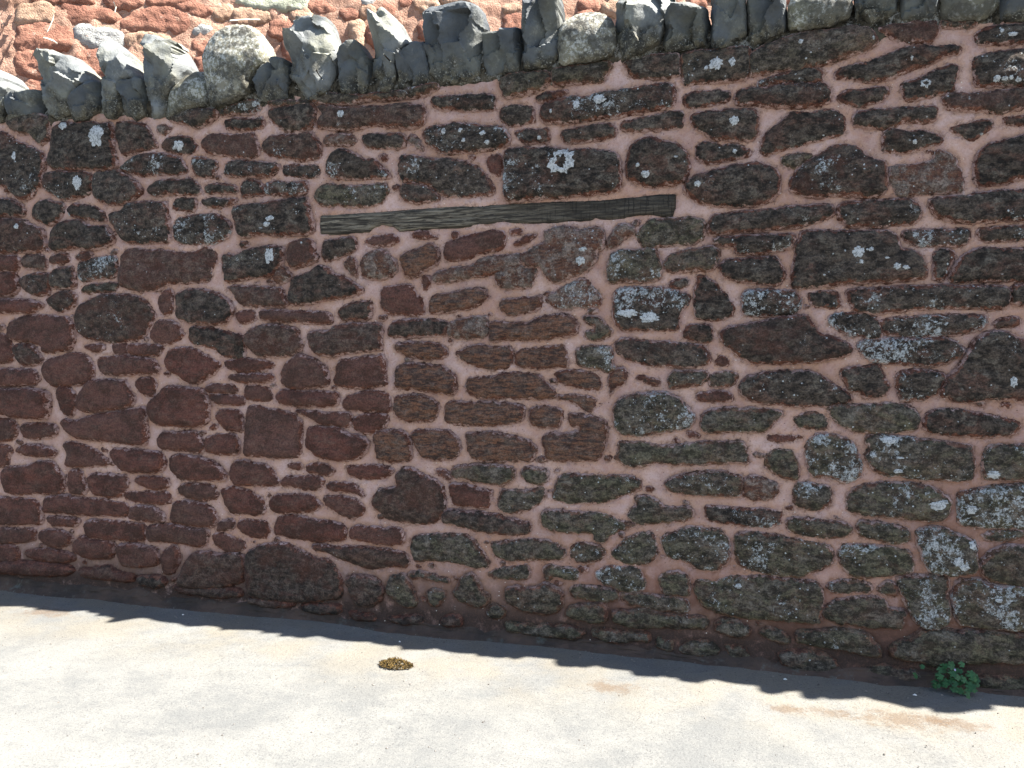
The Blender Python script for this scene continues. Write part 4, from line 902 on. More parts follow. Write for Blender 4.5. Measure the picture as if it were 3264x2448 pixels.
# stones cut by the picture's sides run on by different lengths, so that no straight joint stands there
mirrored = []
rx = random.Random(4)
for k, (code, P, i) in enumerate(polys):
    xs = [p[0] for p in P]
    zm = sum(p[1] for p in P) / len(P)
    for edge, sgn in ((-4.452 + zm * 0.0404, -1), (1.078 - zm * 0.0284, 1)):
        r = rx.uniform(0.0, 0.26)
        if sgn < 0 and min(xs) < edge:
            Q = [(2 * edge - 0.07 - 0.28 - p[0] + (0.26 - r if p[0] < edge else 0.0), p[1]) for p in P]
            P2 = [(p[0] - (r if p[0] < edge else 0.0), p[1]) for p in P]
        elif sgn > 0 and max(xs) > edge:
            Q = [(2 * edge + 0.08 + 0.28 - p[0] - (0.26 - r if p[0] > edge else 0.0), p[1]) for p in P]
            P2 = [(p[0] + (r if p[0] > edge else 0.0), p[1]) for p in P]
        elif sgn < 0 and max(xs) < edge + 1.6:
            mirrored.append((code, [(2 * edge - 0.07 - 0.28 - p[0], p[1]) for p in P], i)); continue
        elif sgn > 0 and min(xs) > edge - 1.6:
            mirrored.append((code, [(2 * edge + 0.08 + 0.28 - p[0], p[1]) for p in P], i)); continue
        else:
            continue
        polys[k] = (code, P2, i)
        mirrored.append((code, Q, i))

def stone_geo(code, P, seed):
    rnd = np.random.RandomState(seed * 13 + 5)
    cl = code[0]; li = int(code[1]) / 9.0
    out = ragged(P, seed, 1.3 if cl in 'tp' else 1.0, 0.0068, 0.0115)
    V2, F = fill(out, 0.0115, rnd)
    d, ins = dist_inside(V2, out)
    ctr = V2.mean(0); ext = np.maximum(V2.max(0) - V2.min(0), 0.02)
    size = math.sqrt(abs(area(out)))
    H = (0.012 + 0.085 * min(size, 0.3)) * rnd.uniform(0.55, 1.2)
    if cl == 'k': H *= 1.3
    if V2[:, 1].min() < 0.16: H += 0.012
    rad = rnd.uniform(0.006, 0.013)
    tx, tz = rnd.uniform(-0.05, 0.05), rnd.uniform(-0.07, 0.05)
    lam = CLASS[cl][3]
    h = np.zeros(len(V2))
    for j, (x, z) in enumerate(V2):
        b = 1 - math.exp(-d[j] / rad)
        n1 = nz(x * 7, seed * 1.7, z * 9); n2 = nz(x * 24, seed * 2.3, z * 28); n3 = nz(x * 60, seed, z * 60)
        st = nz(x * 7, seed * 0.7, z * 48)
        hh = H * b + b * ((x - ctr[0]) * tx + (z - ctr[1]) * tz)
        hh += b * (0.008 * n1 + (0.0038 + 0.002 * lam) * n2 + 0.0018 * n3 + 0.0055 * lam * st)
        # rounded shoulder
        hh += 0.006 * min(1.0, d[j] / 0.05)
        h[j] = hh - 0.007 * math.exp(-d[j] / 0.003)
    V = np.stack([V2[:, 0], -h, V2[:, 1]], 1)
    c = CLASS[cl]
    jit = rnd.uniform(-1, 1, 3)
    props = (min(1, max(0, c[0] + 0.12 * jit[0])), li, max(0, c[1] + 0.15 * jit[1] * (c[1] > 0.1)), max(0, c[2] + 0.1 * jit[2] * (c[2] > 0.05)))
    aux = np.zeros((len(V), 4)); aux[:, 0] = rnd.uniform(0, 1); aux[:, 1] = np.clip(d / 0.03, 0, 1); aux[:, 2] = lam; aux[:, 3] = 1
    # skirt pushed into the mortar
    n = len(out)
    idx = list(range(n))
    sk = V[:n].copy(); sk[:, 1] = 0.03
    m = len(V)
    V = np.vstack([V, sk]); aux = np.vstack([aux, aux[:n]])
    F = F + [[idx[(k + 1) % n], idx[k], m + k, m + (k + 1) % n] for k in range(n)]
    F = [f[::-1] for f in F] if False else F
    return V, F, props, aux, out

order = sorted(polys, key=lambda q: -abs(area(q[1])))
big = set(q[2] for q in order[:298])
outlines = []
geos = {}
def joined(name, items, parent):
    VV = []; FF = []; PP = []; AA = []; o = 0
    for V, F, p, a in items:
        VV.append(V); FF += [[k + o for k in f] for f in F]; PP.append(np.tile(np.array(p), (len(V), 1))); AA.append(a); o += len(V)
    ob = link_mesh(name, np.vstack(VV), FF, M_STONE, parent, True, np.vstack(PP), np.vstack(AA))
    ob['kind'] = 'stuff'
    return ob

small = []
stone_obs = []
for code, P, i in polys:
    V, F, props, aux, out = stone_geo(code, P, i + 1)
    outlines.append(out)
    if i in big:
        c = V[:len(out)].mean(0); c[1] = 0
        ob = link_mesh('stone', V, F, M_STONE, wall, True, props, aux, c)
        stone_obs.append((ob, V, out))
    else:
        small.append((V, F, props, aux))
        stone_obs.append((None, V, out))

# the courses run on past both sides of the picture
runon = []
allp = [np.array(P) for _, P, _ in polys]
cent = np.array([p.mean(0) for p in allp]); radm = np.array([np.hypot(*(p - p.mean(0)).T).max() for p in allp])
rq = random.Random(77)
shards = []
tries = 0
beam_p = np.array(pts(BEAM))
while len(shards) < 70 and tries < 6000:
    tries += 1
    x = rq.uniform(-4.5, 1.15); z = rq.uniform(0.12, 2.55)
    q = np.array([[x, z]])
    near = np.where(np.hypot(cent[:, 0] - x, cent[:, 1] - z) < radm + 0.05)[0]
    dm = 1.0
    for k in near:
        dd, ii = dist_inside(q, allp[k])
        dm = min(dm, -1.0 if ii[0] else float(dd[0]))
    bd_, bi_ = dist_inside(q, beam_p)
    if bi_[0] or bd_[0] < 0.03: continue
    if dm < 0.019 or any((x - p[0]) ** 2 + (z - p[1]) ** 2 < 0.006 for p in shards): continue
    shards.append((x, z))
    w = min(0.030, dm * 0.9) * rq.uniform(0.6, 1.1); hgt = w * rq.uniform(0.22, 0.45); a0 = rq.uniform(-0.4, 0.4)
    pp = []
    for k in range(6):
        t_ = k * math.pi / 3 + rq.uniform(-0.3, 0.3)
        ex, ez = math.cos(t_) * w * rq.uniform(0.7, 1.1), math.sin(t_) * hgt * rq.uniform(0.7, 1.1)
        pp.append((x + ex * math.cos(a0) - ez * math.sin(a0), z + ex * math.sin(a0) + ez * math.cos(a0)))
    V, F, props, aux, out = stone_geo(rq.choice(('r0', 't0', 'p2', 'b1')), pp, 700 + len(shards))
    outlines.append(out)
    small.append((V, F, props, aux))
joined('small_stones', small, wall)
for code, P, i in mirrored:
    V, F, props, aux, out = stone_geo(code, P, i + 500)
    outlines.append(out)
    runon.append((V, F, props, aux))
joined('stone_run_on', runon, wall)

# mortar face
rs = np.random.RandomState(3)
def lattice(nx, nz_, cell, x0, z0, X, Z, seed):
    r = np.random.RandomState(seed).uniform(-1, 1, (nz_ + 3, nx + 3))
    fx = (X - x0) / cell; fz = (Z - z0) / cell
    ix = np.floor(fx).astype(int); iz = np.floor(fz).astype(int)
    a = fx - ix; b = fz - iz
    a = a * a * (3 - 2 * a); b = b * b * (3 - 2 * b)
    return (r[iz, ix] * (1 - a) + r[iz, ix + 1] * a) * (1 - b) + (r[iz + 1, ix] * (1 - a) + r[iz + 1, ix + 1] * a) * b
def fbm(X, Z, cells, seed):
    x0 = X.min(); z0 = Z.min(); s = np.zeros_like(X)
    for k, (c, a) in enumerate(cells):
        s += a * lattice(int((X.max() - x0) / c) + 2, int((Z.max() - z0) / c) + 2, c, x0, z0, X, Z, seed + k)
    return s
gx = np.arange(-6.30, 2.95, 0.0125); gz = np.arange(-0.06, 2.92, 0.0125)
X, Z = np.meshgrid(gx, gz)
mask = np.zeros(X.shape, bool)
for out in outlines + [np.array(pts(BEAM))]:
    lo = out.min(0); hi = out.max(0)
    i0, i1 = np.searchsorted(gx, [lo[0], hi[0]]); j0, j1 = np.searchsorted(gz, [lo[1], hi[1]])
    if i1 <= i0 or j1 <= j0: continue
    sx, sz = np.meshgrid(gx[i0:i1], gz[j0:j1])
    Q = np.stack([sx.ravel(), sz.ravel()], 1)
    A = out; B = np.roll(out, -1, axis=0)
    y = Q[:, 1][:, None]; x = Q[:, 0][:, None]
    c = (A[None, :, 1] > y) != (B[None, :, 1] > y)
    xi = A[None, :, 0] + (y - A[None, :, 1]) * (B - A)[None, :, 0] / np.where(np.abs((B - A)[None, :, 1]) < 1e-12, 1e-12, (B - A)[None, :, 1])
    ins = (np.sum(c & (x < xi), axis=1) % 2) == 1
    mask[j0:j1, i0:i1] |= ins.reshape(sx.shape)
dst = np.full(X.shape, 9.0); dst[mask] = 0
for k in range(1, 8):
    cur = dst < 9
    nb = np.zeros_like(cur)
    nb[1:] |= cur[:-1]; nb[:-1] |= cur[1:]; nb[:, 1:] |= cur[:, :-1]; nb[:, :-1] |= cur[:, 1:]
    if k % 2: 
        nb[1:, 1:] |= cur[:-1, :-1]; nb[:-1, :-1] |= cur[1:, 1:]
    dst[nb & ~cur] = k
dst = np.minimum(dst, 8)
prot = fbm(X, Z, ((0.5, 0.006), (0.12, 0.005), (0.045, 0.0038), (0.022, 0.0022)), 11)
prot += -0.007 * (1 - np.exp(-dst / 1.6)) + 0.005
prot[mask] -= 0.010
prot += 0.055 * np.exp(-np.maximum(Z, 0) / 0.09) * 0.35
nzr, nxr = X.shape
V = np.stack([X.ravel(), -prot.ravel(), Z.ravel()], 1)
idx = np.arange(nxr * nzr).reshape(nzr, nxr)
Fm = np.stack([idx[:-1, :-1].ravel(), idx[:-1, 1:].ravel(), idx[1:, 1:].ravel(), idx[1:, :-1].ravel()], 1)
# leave out cells above the coping bed
bedp = np.array(pts(BED))
bz = np.interp(gx, bedp[:, 0], bedp[:, 1])
keep = (Z[:-1, :-1] < (bz + 0.035)[None, :-1]).ravel()
Fm = Fm[keep]
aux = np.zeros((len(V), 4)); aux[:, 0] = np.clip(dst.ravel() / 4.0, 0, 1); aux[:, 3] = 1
damp = np.clip((X - 0.1) / 0.9, 0, 1) * np.clip((1.5 - Z) / 0.8, 0, 1)
low = np.clip((0.75 - Z) / 0.5, 0, 1) * np.clip((X + 3.0) / 2.5, 0.25, 1)
aux[:, 1] = np.clip(np.maximum(damp, low), 0, 1).ravel()
aux[:, 2] = np.clip((0.36 - Z) / 0.26, 0, 1).ravel()
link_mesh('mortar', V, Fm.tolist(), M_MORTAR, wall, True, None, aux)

# solid core
def box(x0, x1, y0, y1, z0, z1):
    V = [(x, y, z) for z in (z0, z1) for y in (y0, y1) for x in (x0, x1)]
    return V, [[0, 2, 3, 1], [4, 5, 7, 6], [0, 1, 5, 4], [2, 6, 7, 3], [0, 4, 6, 2], [1, 3, 7, 5]]
Vb, Fb = box(-6.30, 2.95, 0.07, 0.42, -0.05, 2.62)
link_mesh('core', Vb, Fb, M_MORTAR, wall, False, None, np.tile([1, 0, 0, 1], (8, 1)))

# lichened bed under the coping
lowc = [tuple(p) for p in bedp]
lowc = [(-6.30, lowc[0][1])] + lowc + [(2.95, lowc[-1][1])]
lx = np.array([p[0] for p in lowc]); lz = np.array([p[1] for p in lowc])
bx = np.arange(-6.30, 2.95, 0.014)
blo = np.interp(bx, lx, lz) + 0.006 * np.array([nz(x * 25, 3.3, 1.0) + 0.7 * nz(x * 70, 3.3, 5.0) for x in bx])
sm = np.convolve(np.pad(np.interp(bx, lx, lz), 30, 'edge'), np.ones(61) / 61, 'valid')
bhi = np.maximum(sm + 0.22, blo + 0.10)
rows = 18
Vk = []; Fk = []
for j in range(rows + 1):
    f = j / rows
    for i, x in enumerate(bx):
        z = blo[i] + (bhi[i] - blo[i]) * f
        dd = (z - blo[i])
        h = 0.016 * (1 - math.exp(-dd / 0.012)) - 0.006 - 0.30 * max(0.0, dd - 0.09) + 0.010 * nz(x * 9, 8.1, z * 9) * min(1, dd / 0.03) + 0.007 * nz(x * 30, 2.1, z * 30) * min(1, dd / 0.02)
        Vk.append((x, -h, z))
nbx = len(bx)
for j in range(rows):
    for i in range(nbx - 1):
        a = j * nbx + i
        Fk.append([a, a + 1, a + 1 + nbx, a + nbx])
link_mesh('bedding_mortar', Vk, Fk, M_CRUST, wall, True)

# ------------------------------------------------------------------ coping stones
def coping_geo(P, seed, kind):
    rnd = np.random.RandomState(seed * 31 + 7)
    out = ragged(P, seed + 900, 1.0, 0.011, 0.002, 0.06 if kind < 2 else 0.2)
    V2, F = fill(out, 0.0095, rnd)
    d, ins = dist_inside(V2, out)
    lo = V2.min(0); hi = V2.max(0); w = hi[0] - lo[0]; hgt = hi[1] - lo[1]
    front = rnd.uniform(0.035, 0.06) if kind in (0, 2) else rnd.uniform(0.015, 0.035)
    cx = (lo[0] + hi[0]) / 2
    # facet planes: protrusion = c + gx*(x-cx)/w + gz*(z-lo)/h, the smallest one wins
    if kind == 2 or kind == 3:
        planes = []
    elif kind == 1:
        planes = [(front, rnd.uniform(-0.01, 0.02), rnd.uniform(0.05, 0.08)),
              (front + rnd.uniform(0.34, 0.42), rnd.uniform(-0.03, 0.05), -rnd.uniform(0.34, 0.42)),
              (front + rnd.uniform(0.22, 0.30), -rnd.uniform(0.5, 0.65), rnd.uniform(0.02, 0.07)),
              (front + rnd.uniform(0.14, 0.2), rnd.uniform(0.35, 0.5), rnd.uniform(0.04, 0.08)),
              (front + rnd.uniform(0.0, 0.01), rnd.uniform(-0.04, 0.06), rnd.uniform(0.07, 0.1))]
    else:
        k = 1.0 if kind == 0 else 0.7
        planes = [(front, rnd.uniform(0.0, 0.05), rnd.uniform(0.05, 0.09)),
              (front + rnd.uniform(0.22, 0.27) * k, rnd.uniform(-0.02, 0.05), -rnd.uniform(0.22, 0.30)),
              (front + rnd.uniform(0.02, 0.05), -rnd.uniform(0.08, 0.16), rnd.uniform(0.05, 0.10)),
              (front + rnd.uniform(0.02, 0.06), rnd.uniform(0.14, 0.28), rnd.uniform(0.04, 0.10)),
              (front + rnd.uniform(0.15, 0.2), -rnd.uniform(0.10, 0.22), -rnd.uniform(0.10, 0.20)),
              (front + rnd.uniform(0.0, 0.03), rnd.uniform(-0.06, 0.12), rnd.uniform(0.09, 0.14))]
    h = np.zeros(len(V2))
    for j, (x, z) in enumerate(V2):
        u = (x - cx) / w; v = (z - lo[1]) / hgt
        wob = 0.10 * nz(x * 6, seed * 2.1, z * 6) + 0.05 * nz(x * 17, seed, z * 17)
        if planes:
            hh = min(c + gx_ * (u + wob) + gz_ * (v + wob) for c, gx_, gz_ in planes)
        else:
            hh = front + 0.02 + 0.05 * min(v, 0.6) - 0.16 * max(0, v - 0.45) ** 1.5 - 0.12 * u * u
        # conchoidal chips
        hh += 0.008 * nz(x * 8, seed * 4.0, z * 8) + 0.003 * nz(x * 24, seed * 5.0, z * 24) + 0.0022 * nz(x * 60, seed, z * 45)
        if kind in (0, 1):
            q = Vector((x * 9 + 0.3 * nz(x * 14, seed, z * 14), seed * 5.1, z * 6.5))
            dd_, pt = noise.voronoi(q)
            g1 = noise.cell(pt[0] * 7.3 + Vector((0.5, 0.5, 0.5))); g2 = noise.cell(pt[0] * 5.1 + Vector((9.5, 3.5, 0.5)))
            up = min(1.0, max(0.0, (v - 0.30) * 2.2))
            hh += (q.x - pt[0].x) / 9 * (g1 - 0.4) * 0.40 - (q.z - pt[0].z) / 6.5 * ((g2 - 0.25) * 0.5 * up - 0.10) + 0.004 * (g1 - 0.5)
        e = 1 - math.exp(-d[j] / 0.007)
        h[j] = hh - 0.018 * (1 - e)
    V = np.stack([V2[:, 0], -h, V2[:, 1]], 1)
    n = len(out)
    mid = np.array([cx, lo[1] + 0.4 * hgt])
    rings = []
    m = len(V)
    for k, (dep, s) in enumerate(((0.03, 0.99), (0.08, 0.94), (0.13, 0.86), (0.17, 0.72))):
        rg = np.zeros((n, 3))
        for q in range(n):
            x, z = mid + (out[q] - mid) * (s + 0.04 * nz(out[q][0] * 9, dep * 9, out[q][1] * 9 + seed))
            rg[q] = (x, dep, z)
        rings.append(rg)
    V = np.vstack([V] + rings)
    prev = list(range(n))
    for k in range(4):
        cur = [m + k * n + q for q in range(n)]
        F += [[prev[(q + 1) % n], prev[q], cur[q], cur[(q + 1) % n]] for q in range(n)]
        prev = cur
    F.append(prev[::-1])
    aux = np.zeros((len(V), 4)); aux[:, 0] = rnd.uniform(0, 1); aux[:, 3] = 1
    aux[:, 1] = np.clip((V[:, 2] - lo[1]) / max(hgt, 0.05), 0, 1)
    return V, F, aux

clist = []
for i, ln in enumerate(l for l in COPING.split('\n') if l.strip()):
    kind, rest = ln.split(' ', 1)
    clist.append((int(kind), pts(rest), i))
ext = []
for kind, P, i in clist:
    A = np.array(P)
    for edge, sgn in ((-4.52, -1), (1.17, 1)):
        if (sgn < 0 and A[:, 0].min() > edge - 0.02 and A[:, 0].max() < edge + 1.9) or (sgn > 0 and A[:, 0].max() < edge + 0.02 and A[:, 0].min() > edge - 1.9):
            B = A.copy(); B[:, 0] = 2 * edge - B[:, 0]; ext.append((kind, B.tolist(), i + 60))
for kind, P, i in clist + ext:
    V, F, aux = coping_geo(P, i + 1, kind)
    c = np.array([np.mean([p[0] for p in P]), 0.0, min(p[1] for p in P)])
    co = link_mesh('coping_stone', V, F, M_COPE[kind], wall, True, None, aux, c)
    co.data.set_sharp_from_angle(angle=R(24))

# ------------------------------------------------------------------ timber strip let into the wall
bp = pts(BEAM)
rnd = np.random.RandomState(77)
P = [np.array(p) for p in bp]
if area(P) < 0: P = P[::-1]
out = resample(P, 0.009)
out = out + np.array([(0.0, 0.0020 * nz(p[0] * 60, 4.0, p[1] * 60)) for p in out])
V2, F = fill(out, 0.010, rnd)
d, ins = dist_inside(V2, out)
h = []
for j, (x, z) in enumerate(V2):
    b = 1 - math.exp(-d[j] / 0.005)
    slope = z - 0.055 * x
    g = nz(x * 3.0, 0.0, slope * 110) + 0.6 * nz(x * 6, 3.0, slope * 220)
    h.append(0.013 * b - 0.004 + b * (0.0030 * g + 0.004 * nz(x * 4, 1, slope * 18)))
V = np.stack([V2[:, 0], -np.array(h), V2[:, 1]], 1)
n = len(out); m = len(V)
sk = V[:n].copy(); sk[:, 1] = 0.03
V = np.vstack([V, sk])
F = F + [[(k + 1) % n, k, m + k, m + (k + 1) % n] for k in range(n)]
c = V.mean(0); c[1] = 0
tb = link_mesh('timber_strip', V, F, M_TIMBER, wall, True, None, None, c)
tb['label'] = 'long weathered grey timber strip bedded in the wall'

# ------------------------------------------------------------------ lichen rosettes on the stones
def find_stone(x, z):
    q = np.array([[x, z]])
    for ob, V, out in stone_obs:
        if ob is None: continue
        lo = out.min(0); hi = out.max(0)
        if lo[0] < x < hi[0] and lo[1] < z < hi[1]:
            if dist_inside(q, out)[1][0]:
                return ob, V
    return None, None
def surf(V, x, z):
    d2 = (V[:, 0] - x) ** 2 + (V[:, 2] - z) ** 2
    k = np.argsort(d2)[:4]
    w = 1 / (d2[k] + 1e-6)
    return float((V[k, 1] * w).sum() / w.sum())
def rosette(cx, cz, rx, rz, seed, ring=False):
    ob, V = find_stone(cx, cz)
    if ob is None: return
    V = V[V[:, 1] < 0.02]
    nseg = 40
    pv = []; fc = []
    rads = (0.42, 0.6, 0.8, 1.0) if ring else (0.0, 0.35, 0.7, 1.0)
    for k, f in enumerate(rads):
        for s in range(nseg):
            a = 2 * math.pi * s / nseg
            wob = 1 + 0.30 * nz(math.cos(a) * 1.6, seed * 3.7, math.sin(a) * 1.6) + 0.34 * nz(math.cos(a) * 4, seed * 1.3, math.sin(a) * 4) + 0.2 * nz(math.cos(a) * 9, seed * 2.3, math.sin(a) * 9)
            if ring and f < 0.6: wob = 1 + 0.7 * nz(math.cos(a) * 2.5, seed * 9.1, math.sin(a) * 2.5)
            x = cx + math.cos(a) * rx * f * wob; z = cz + math.sin(a) * rz * f * wob
            lift = 0.0028 if 0 < k < len(rads) - 1 or (k == 0 and not ring) else -0.0008
            pv.append((x, surf(V, x, z) - lift, z))
    for k in range(len(rads) - 1):
        for s in range(nseg):
            a = k * nseg + s; b = k * nseg + (s + 1) % nseg
            fc.append([a, b, b + nseg, a + nseg])
    cc = np.array(pv).mean(0)
    lob = link_mesh('lichen_patch', pv, fc, M_LICHEN, None, True, None, None, cc)
    lob.parent = ob
    lob.location = Vector(cc) - ob.location
for k, q in enumerate(SPOTS.split()):
    cx, cz, rx, rz = (float(v) / 1000 for v in q.split(','))
    rosette(cx, cz, rx, rz, k + 1)
for k, q in enumerate(RINGS.split()):
    cx, cz, rx, rz = (float(v) / 1000 for v in q.split(','))
    rosette(cx, cz, rx, rz, k + 51, True)

# ------------------------------------------------------------------ footing: lumpy dirty render where the wall meets the ground
fx = np.arange(-6.30, 2.95, 0.02)
Vf = []; Ff = []
nr = 12
for x in fx:
    top = 0.045 + 0.03 * nz(x * 1.7, 0.5, 2.0) + 0.03 * nz(x * 6, 1.5, 2.0) + 0.015 * nz(x * 18, 2.5, 1.0)
    top += 0.02 * max(0.0, min(1.0, (-2.6 - x) / 0.6))
    top = max(top, 0.03)
    dep = 0.06 + 0.03 * nz(x * 2.3, 7.5, 2.0) + 0.012 * nz(x * 9, 4.5, 2.0)
    for j in range(nr + 1):
        a = j / nr * math.pi / 2
        f = j / nr
        z = top * f ** 1.7 - 0.010 * (j == 0)
        y = -0.015 - dep * (1 - f) ** 1.6
        if j == nr: y = 0.03
        y -= 0.012 * nz(x * 11, j * 0.5, 1.0) + 0.007 * nz(x * 34, j * 0.9, 7.0)
        Vf.append((x, y, z))
for i in range(len(fx) - 1):
    for j in range(nr):
        a = i * (nr + 1) + j; b = a + nr + 1
        Ff.append([a, b, b + 1, a + 1])
link_mesh('footing', Vf, Ff, M_FOOT, wall, True)

# ------------------------------------------------------------------ sunlit wall behind
BA = R(24.5); BP = (-1.5, 2.6); LEAN = math.tan(R(5))
def back_pt(s, z, h):
    x = BP[0] + s * math.cos(BA); y = BP[1] + s * math.sin(BA)
    k = LEAN * z / math.cos(BA)
    # lean shifts the wall away along y
    y += k
    n = Vector((math.sin(BA), -math.cos(BA), LEAN)).normalized()
    return (x + n.x * h, y + n.y * h, z + n.z * h)
bwall = bpy.data.objects.new('background_wall', None)
col.objects.link(bwall)
bwall.location = (0, 0, 0)
bwall['label'] = 'sunlit red sandstone rubble wall rising behind the upright coping stones'
bwall['category'] = 'wall'
bs = np.arange(-5.2, 5.4, 0.022); bzz = np.concatenate([np.arange(0.0, 2.8, 0.4), np.arange(2.9, 5.2, 0.022)])
Xb, Zb = np.meshgrid(bs, bzz)
hb = fbm(Xb, Zb, ((0.35, 0.015), (0.12, 0.012), (0.06, 0.010), (0.03, 0.007)), 61)
Vb = [back_pt(Xb.flat[k], Zb.flat[k], hb.flat[k] - 0.005) for k in range(Xb.size)]
nz2, nx2 = Xb.shape
ib = np.arange(Xb.size).reshape(nz2, nx2)
Fb = np.stack([ib[:-1, :-1].ravel(), ib[:-1, 1:].ravel(), ib[1:, 1:].ravel(), ib[1:, :-1].ravel()], 1).tolist()
link_mesh('mortar', Vb, Fb, M_BACKM, bwall, True)
bl = []
for i, ln in enumerate(l for l in BACK.split('\n') if l.strip()):
    kind, rest = ln.split(' ', 1)
    bl.append((int(kind), pts(rest), i))
# courses above the picture
rr = random.Random(5)
z = max(max(p[1] for p in P) for k, P, i in bl) + 0.03
while z < 5.0:
    hh = rr.uniform(0.10, 0.2); s = -5.1
    while s < 5.1:
        w = rr.uniform(0.15, 0.45)
        bl.append((rr.choice((0, 0, 0, 1, 1, 2)), [(s, z), (s + w * 0.5, z - 0.01), (s + w, z + 0.01), (s + w, z + hh), (s + w * 0.5, z + hh + 0.01), (s, z + hh - 0.01)], 200 + len(bl)))
        s += w + 0.035
    z += hh + 0.03
for kind, P, i in bl:
    out = ragged(P, i + 300, 2.4, 0.014, 0.032)
    rn = np.random.RandomState(i + 9)
    V2, F = fill(out, 0.018, rn)
    d, ins = dist_inside(V2, out)
    H = rn.uniform(0.008, 0.028)
    V = []
    for j, (s, z) in enumerate(V2):
        b = 1 - math.exp(-d[j] / 0.02)
        hh = (H + 0.015) * b - 0.012 + b * (0.014 * nz(s * 7, i, z * 9) + 0.009 * nz(s * 18, i, z * 30) + 0.006 * nz(s * 45, i, z * 60))
        V.append(back_pt(s, z, hh))
    V = np.array(V)
    n = len(out); m = len(V)
    sk = np.array([back_pt(p[0], p[1], -0.04) for p in V2[:n]])
    V = np.vstack([V, sk])
    F = F + [[(k + 1) % n, k, m + k, m + (k + 1) % n] for k in range(n)]
    link_mesh('stone', V, F, M_BACK[kind], bwall, True, None, None, V[:m].mean(0))

# ------------------------------------------------------------------ ground
def spaced(lo, hi, a, b, fine, coarse):
    out = [lo]
    while out[-1] < hi:
        x = out[-1]
        out.append(x + (fine if a <= x < b else max(fine, min(coarse, 0.25 * min(abs(x - a), abs(x - b)) + fine))))
    return np.array(out)
gxs = spaced(-60, 60, -5.5, 2.6, 0.06, 8.0); gys = spaced(-60, 40, -4.2, 0.4, 0.05, 8.0)
GX, GY = np.meshgrid(gxs, gys)
Vg = [(GX.flat[k], GY.flat[k], 0.006 * nz(GX.flat[k] * 1.1, GY.flat[k] * 1.1, 4.0) + 0.003 * nz(GX.flat[k] * 4, GY.flat[k] * 4, 9.0)) for k in range(GX.size)]
ny3, nx3 = GX.shape
ig = np.arange(GX.size).reshape(ny3, nx3)
Fg = np.stack([ig[:-1, :-1].ravel(), ig[:-1, 1:].ravel(), ig[1:, 1:].ravel(), ig[1:, :-1].ravel()], 1).tolist()
gr = link_mesh('pavement', Vg, Fg, M_GROUND, None, True)
gr['kind'] = 'structure'

# grit lying about
rr = random.Random(21)
Vq = []; Fq = []
for k in range(1500):
    x = rr.uniform(-5.0, 1.9)
    y = -0.06 - abs(rr.gauss(0, 0.09)) if k % 2 == 0 else rr.uniform(-2.6, -0.1)
    r = rr.choice((0.0018, 0.0022, 0.0025, 0.003, 0.0042))
    o = len(Vq)
    a = rr.uniform(0, 6.28)
    for q in range(5):
        t = a + q * 1.2566
        Vq.append((x + r * math.cos(t) * rr.uniform(0.7, 1.5), y + r * math.sin(t) * rr.uniform(0.7, 1.3), 0.001))
    Vq.append((x + rr.uniform(-.3, .3) * r, y, 0.002 + r * rr.uniform(0.5, 1.1)))
    for q in range(5):
        Fq.append([o + q, o + (q + 1) % 5, o + 5])
gt = link_mesh('grit', Vq, Fq, mat_simple('stone grit', (0.05, 0.045, 0.04), (0.18, 0.16, 0.14), 40.0), None, False)
gt['kind'] = 'stuff'
gt['label'] = 'scattered dark grit on the pale pavement'
gt['category'] = 'grit'

# pale chips of lime in the shadow strip
M_CHIP = mat_simple('lime chip', (0.42, 0.41, 0.38), (0.6, 0.58, 0.54), 60.0)
chips = [(-3.02, -0.15), (-1.72, -0.20), (0.10, -0.15), (0.62, -0.17)]
Vc = []; Fc = []
for x, y in chips:
    o = len(Vc); r = rr.uniform(0.004, 0.007)
    for q in range(6):
        t = q * 1.047 + rr.uniform(-.2, .2)
        Vc.append((x + r * math.cos(t) * 1.4, y + r * math.sin(t), 0.002))
    Vc.append((x, y, 0.008))
    for q in range(6): Fc.append([o + q, o + (q + 1) % 6, o + 6])
ch = link_mesh('lime_chips', Vc, Fc, M_CHIP, None, False)
ch['kind'] = 'stuff'; ch['label'] = 'small pale lime chips along the wall foot'; ch['category'] = 'chips'

# ------------------------------------------------------------------ plant at the wall foot
plant = bpy.data.objects.new('toadflax_plant', None)
col.objects.link(plant)
plant.location = (0.79, -0.035, 0.0)
plant['label'] = 'small green lobed-leaf plant growing at the wall foot on the right'
plant['category'] = 'plant'
M_LEAF = mat_simple('toadflax leaf', (0.018, 0.060, 0.020), (0.032, 0.095, 0.030), 25.0, 0.5, 0.15)
M_STEM = mat_simple('toadflax stem', (0.07, 0.09, 0.03), (0.10, 0.07, 0.04), 25.0, 0.6)
lp = []
for a in range(0, 360, 10):
    t = math.radians(a)
    r = 0.55 + 0.45 * abs(math.cos(2.5 * t)) ** 0.6
    if abs(a - 180) < 16: r *= 0.35
    lp.append((math.cos(t) * r, math.sin(t) * r))
lv = [(0, 0, 0.0)] + [(0.5 * p[0], 0.5 * p[1], 0.10) for p in lp] + [(p[0], p[1], 0.08 + 0.06 * math.sin(5 * k)) for k, p in enumerate(lp)]
nl = len(lp)
lf = [[0, 1 + k, 1 + (k + 1) % nl] for k in range(nl)] + [[1 + k, 1 + nl + k, 1 + nl + (k + 1) % nl, 1 + (k + 1) % nl] for k in range(nl)]
lmesh = bpy.data.meshes.new('leaf'); lmesh.from_pydata(lv, [], lf); lmesh.materials.append(M_LEAF)
lmesh.polygons.foreach_set('use_smooth', [True] * len(lmesh.polygons))
rr = random.Random(8)
sv = []; sf = []
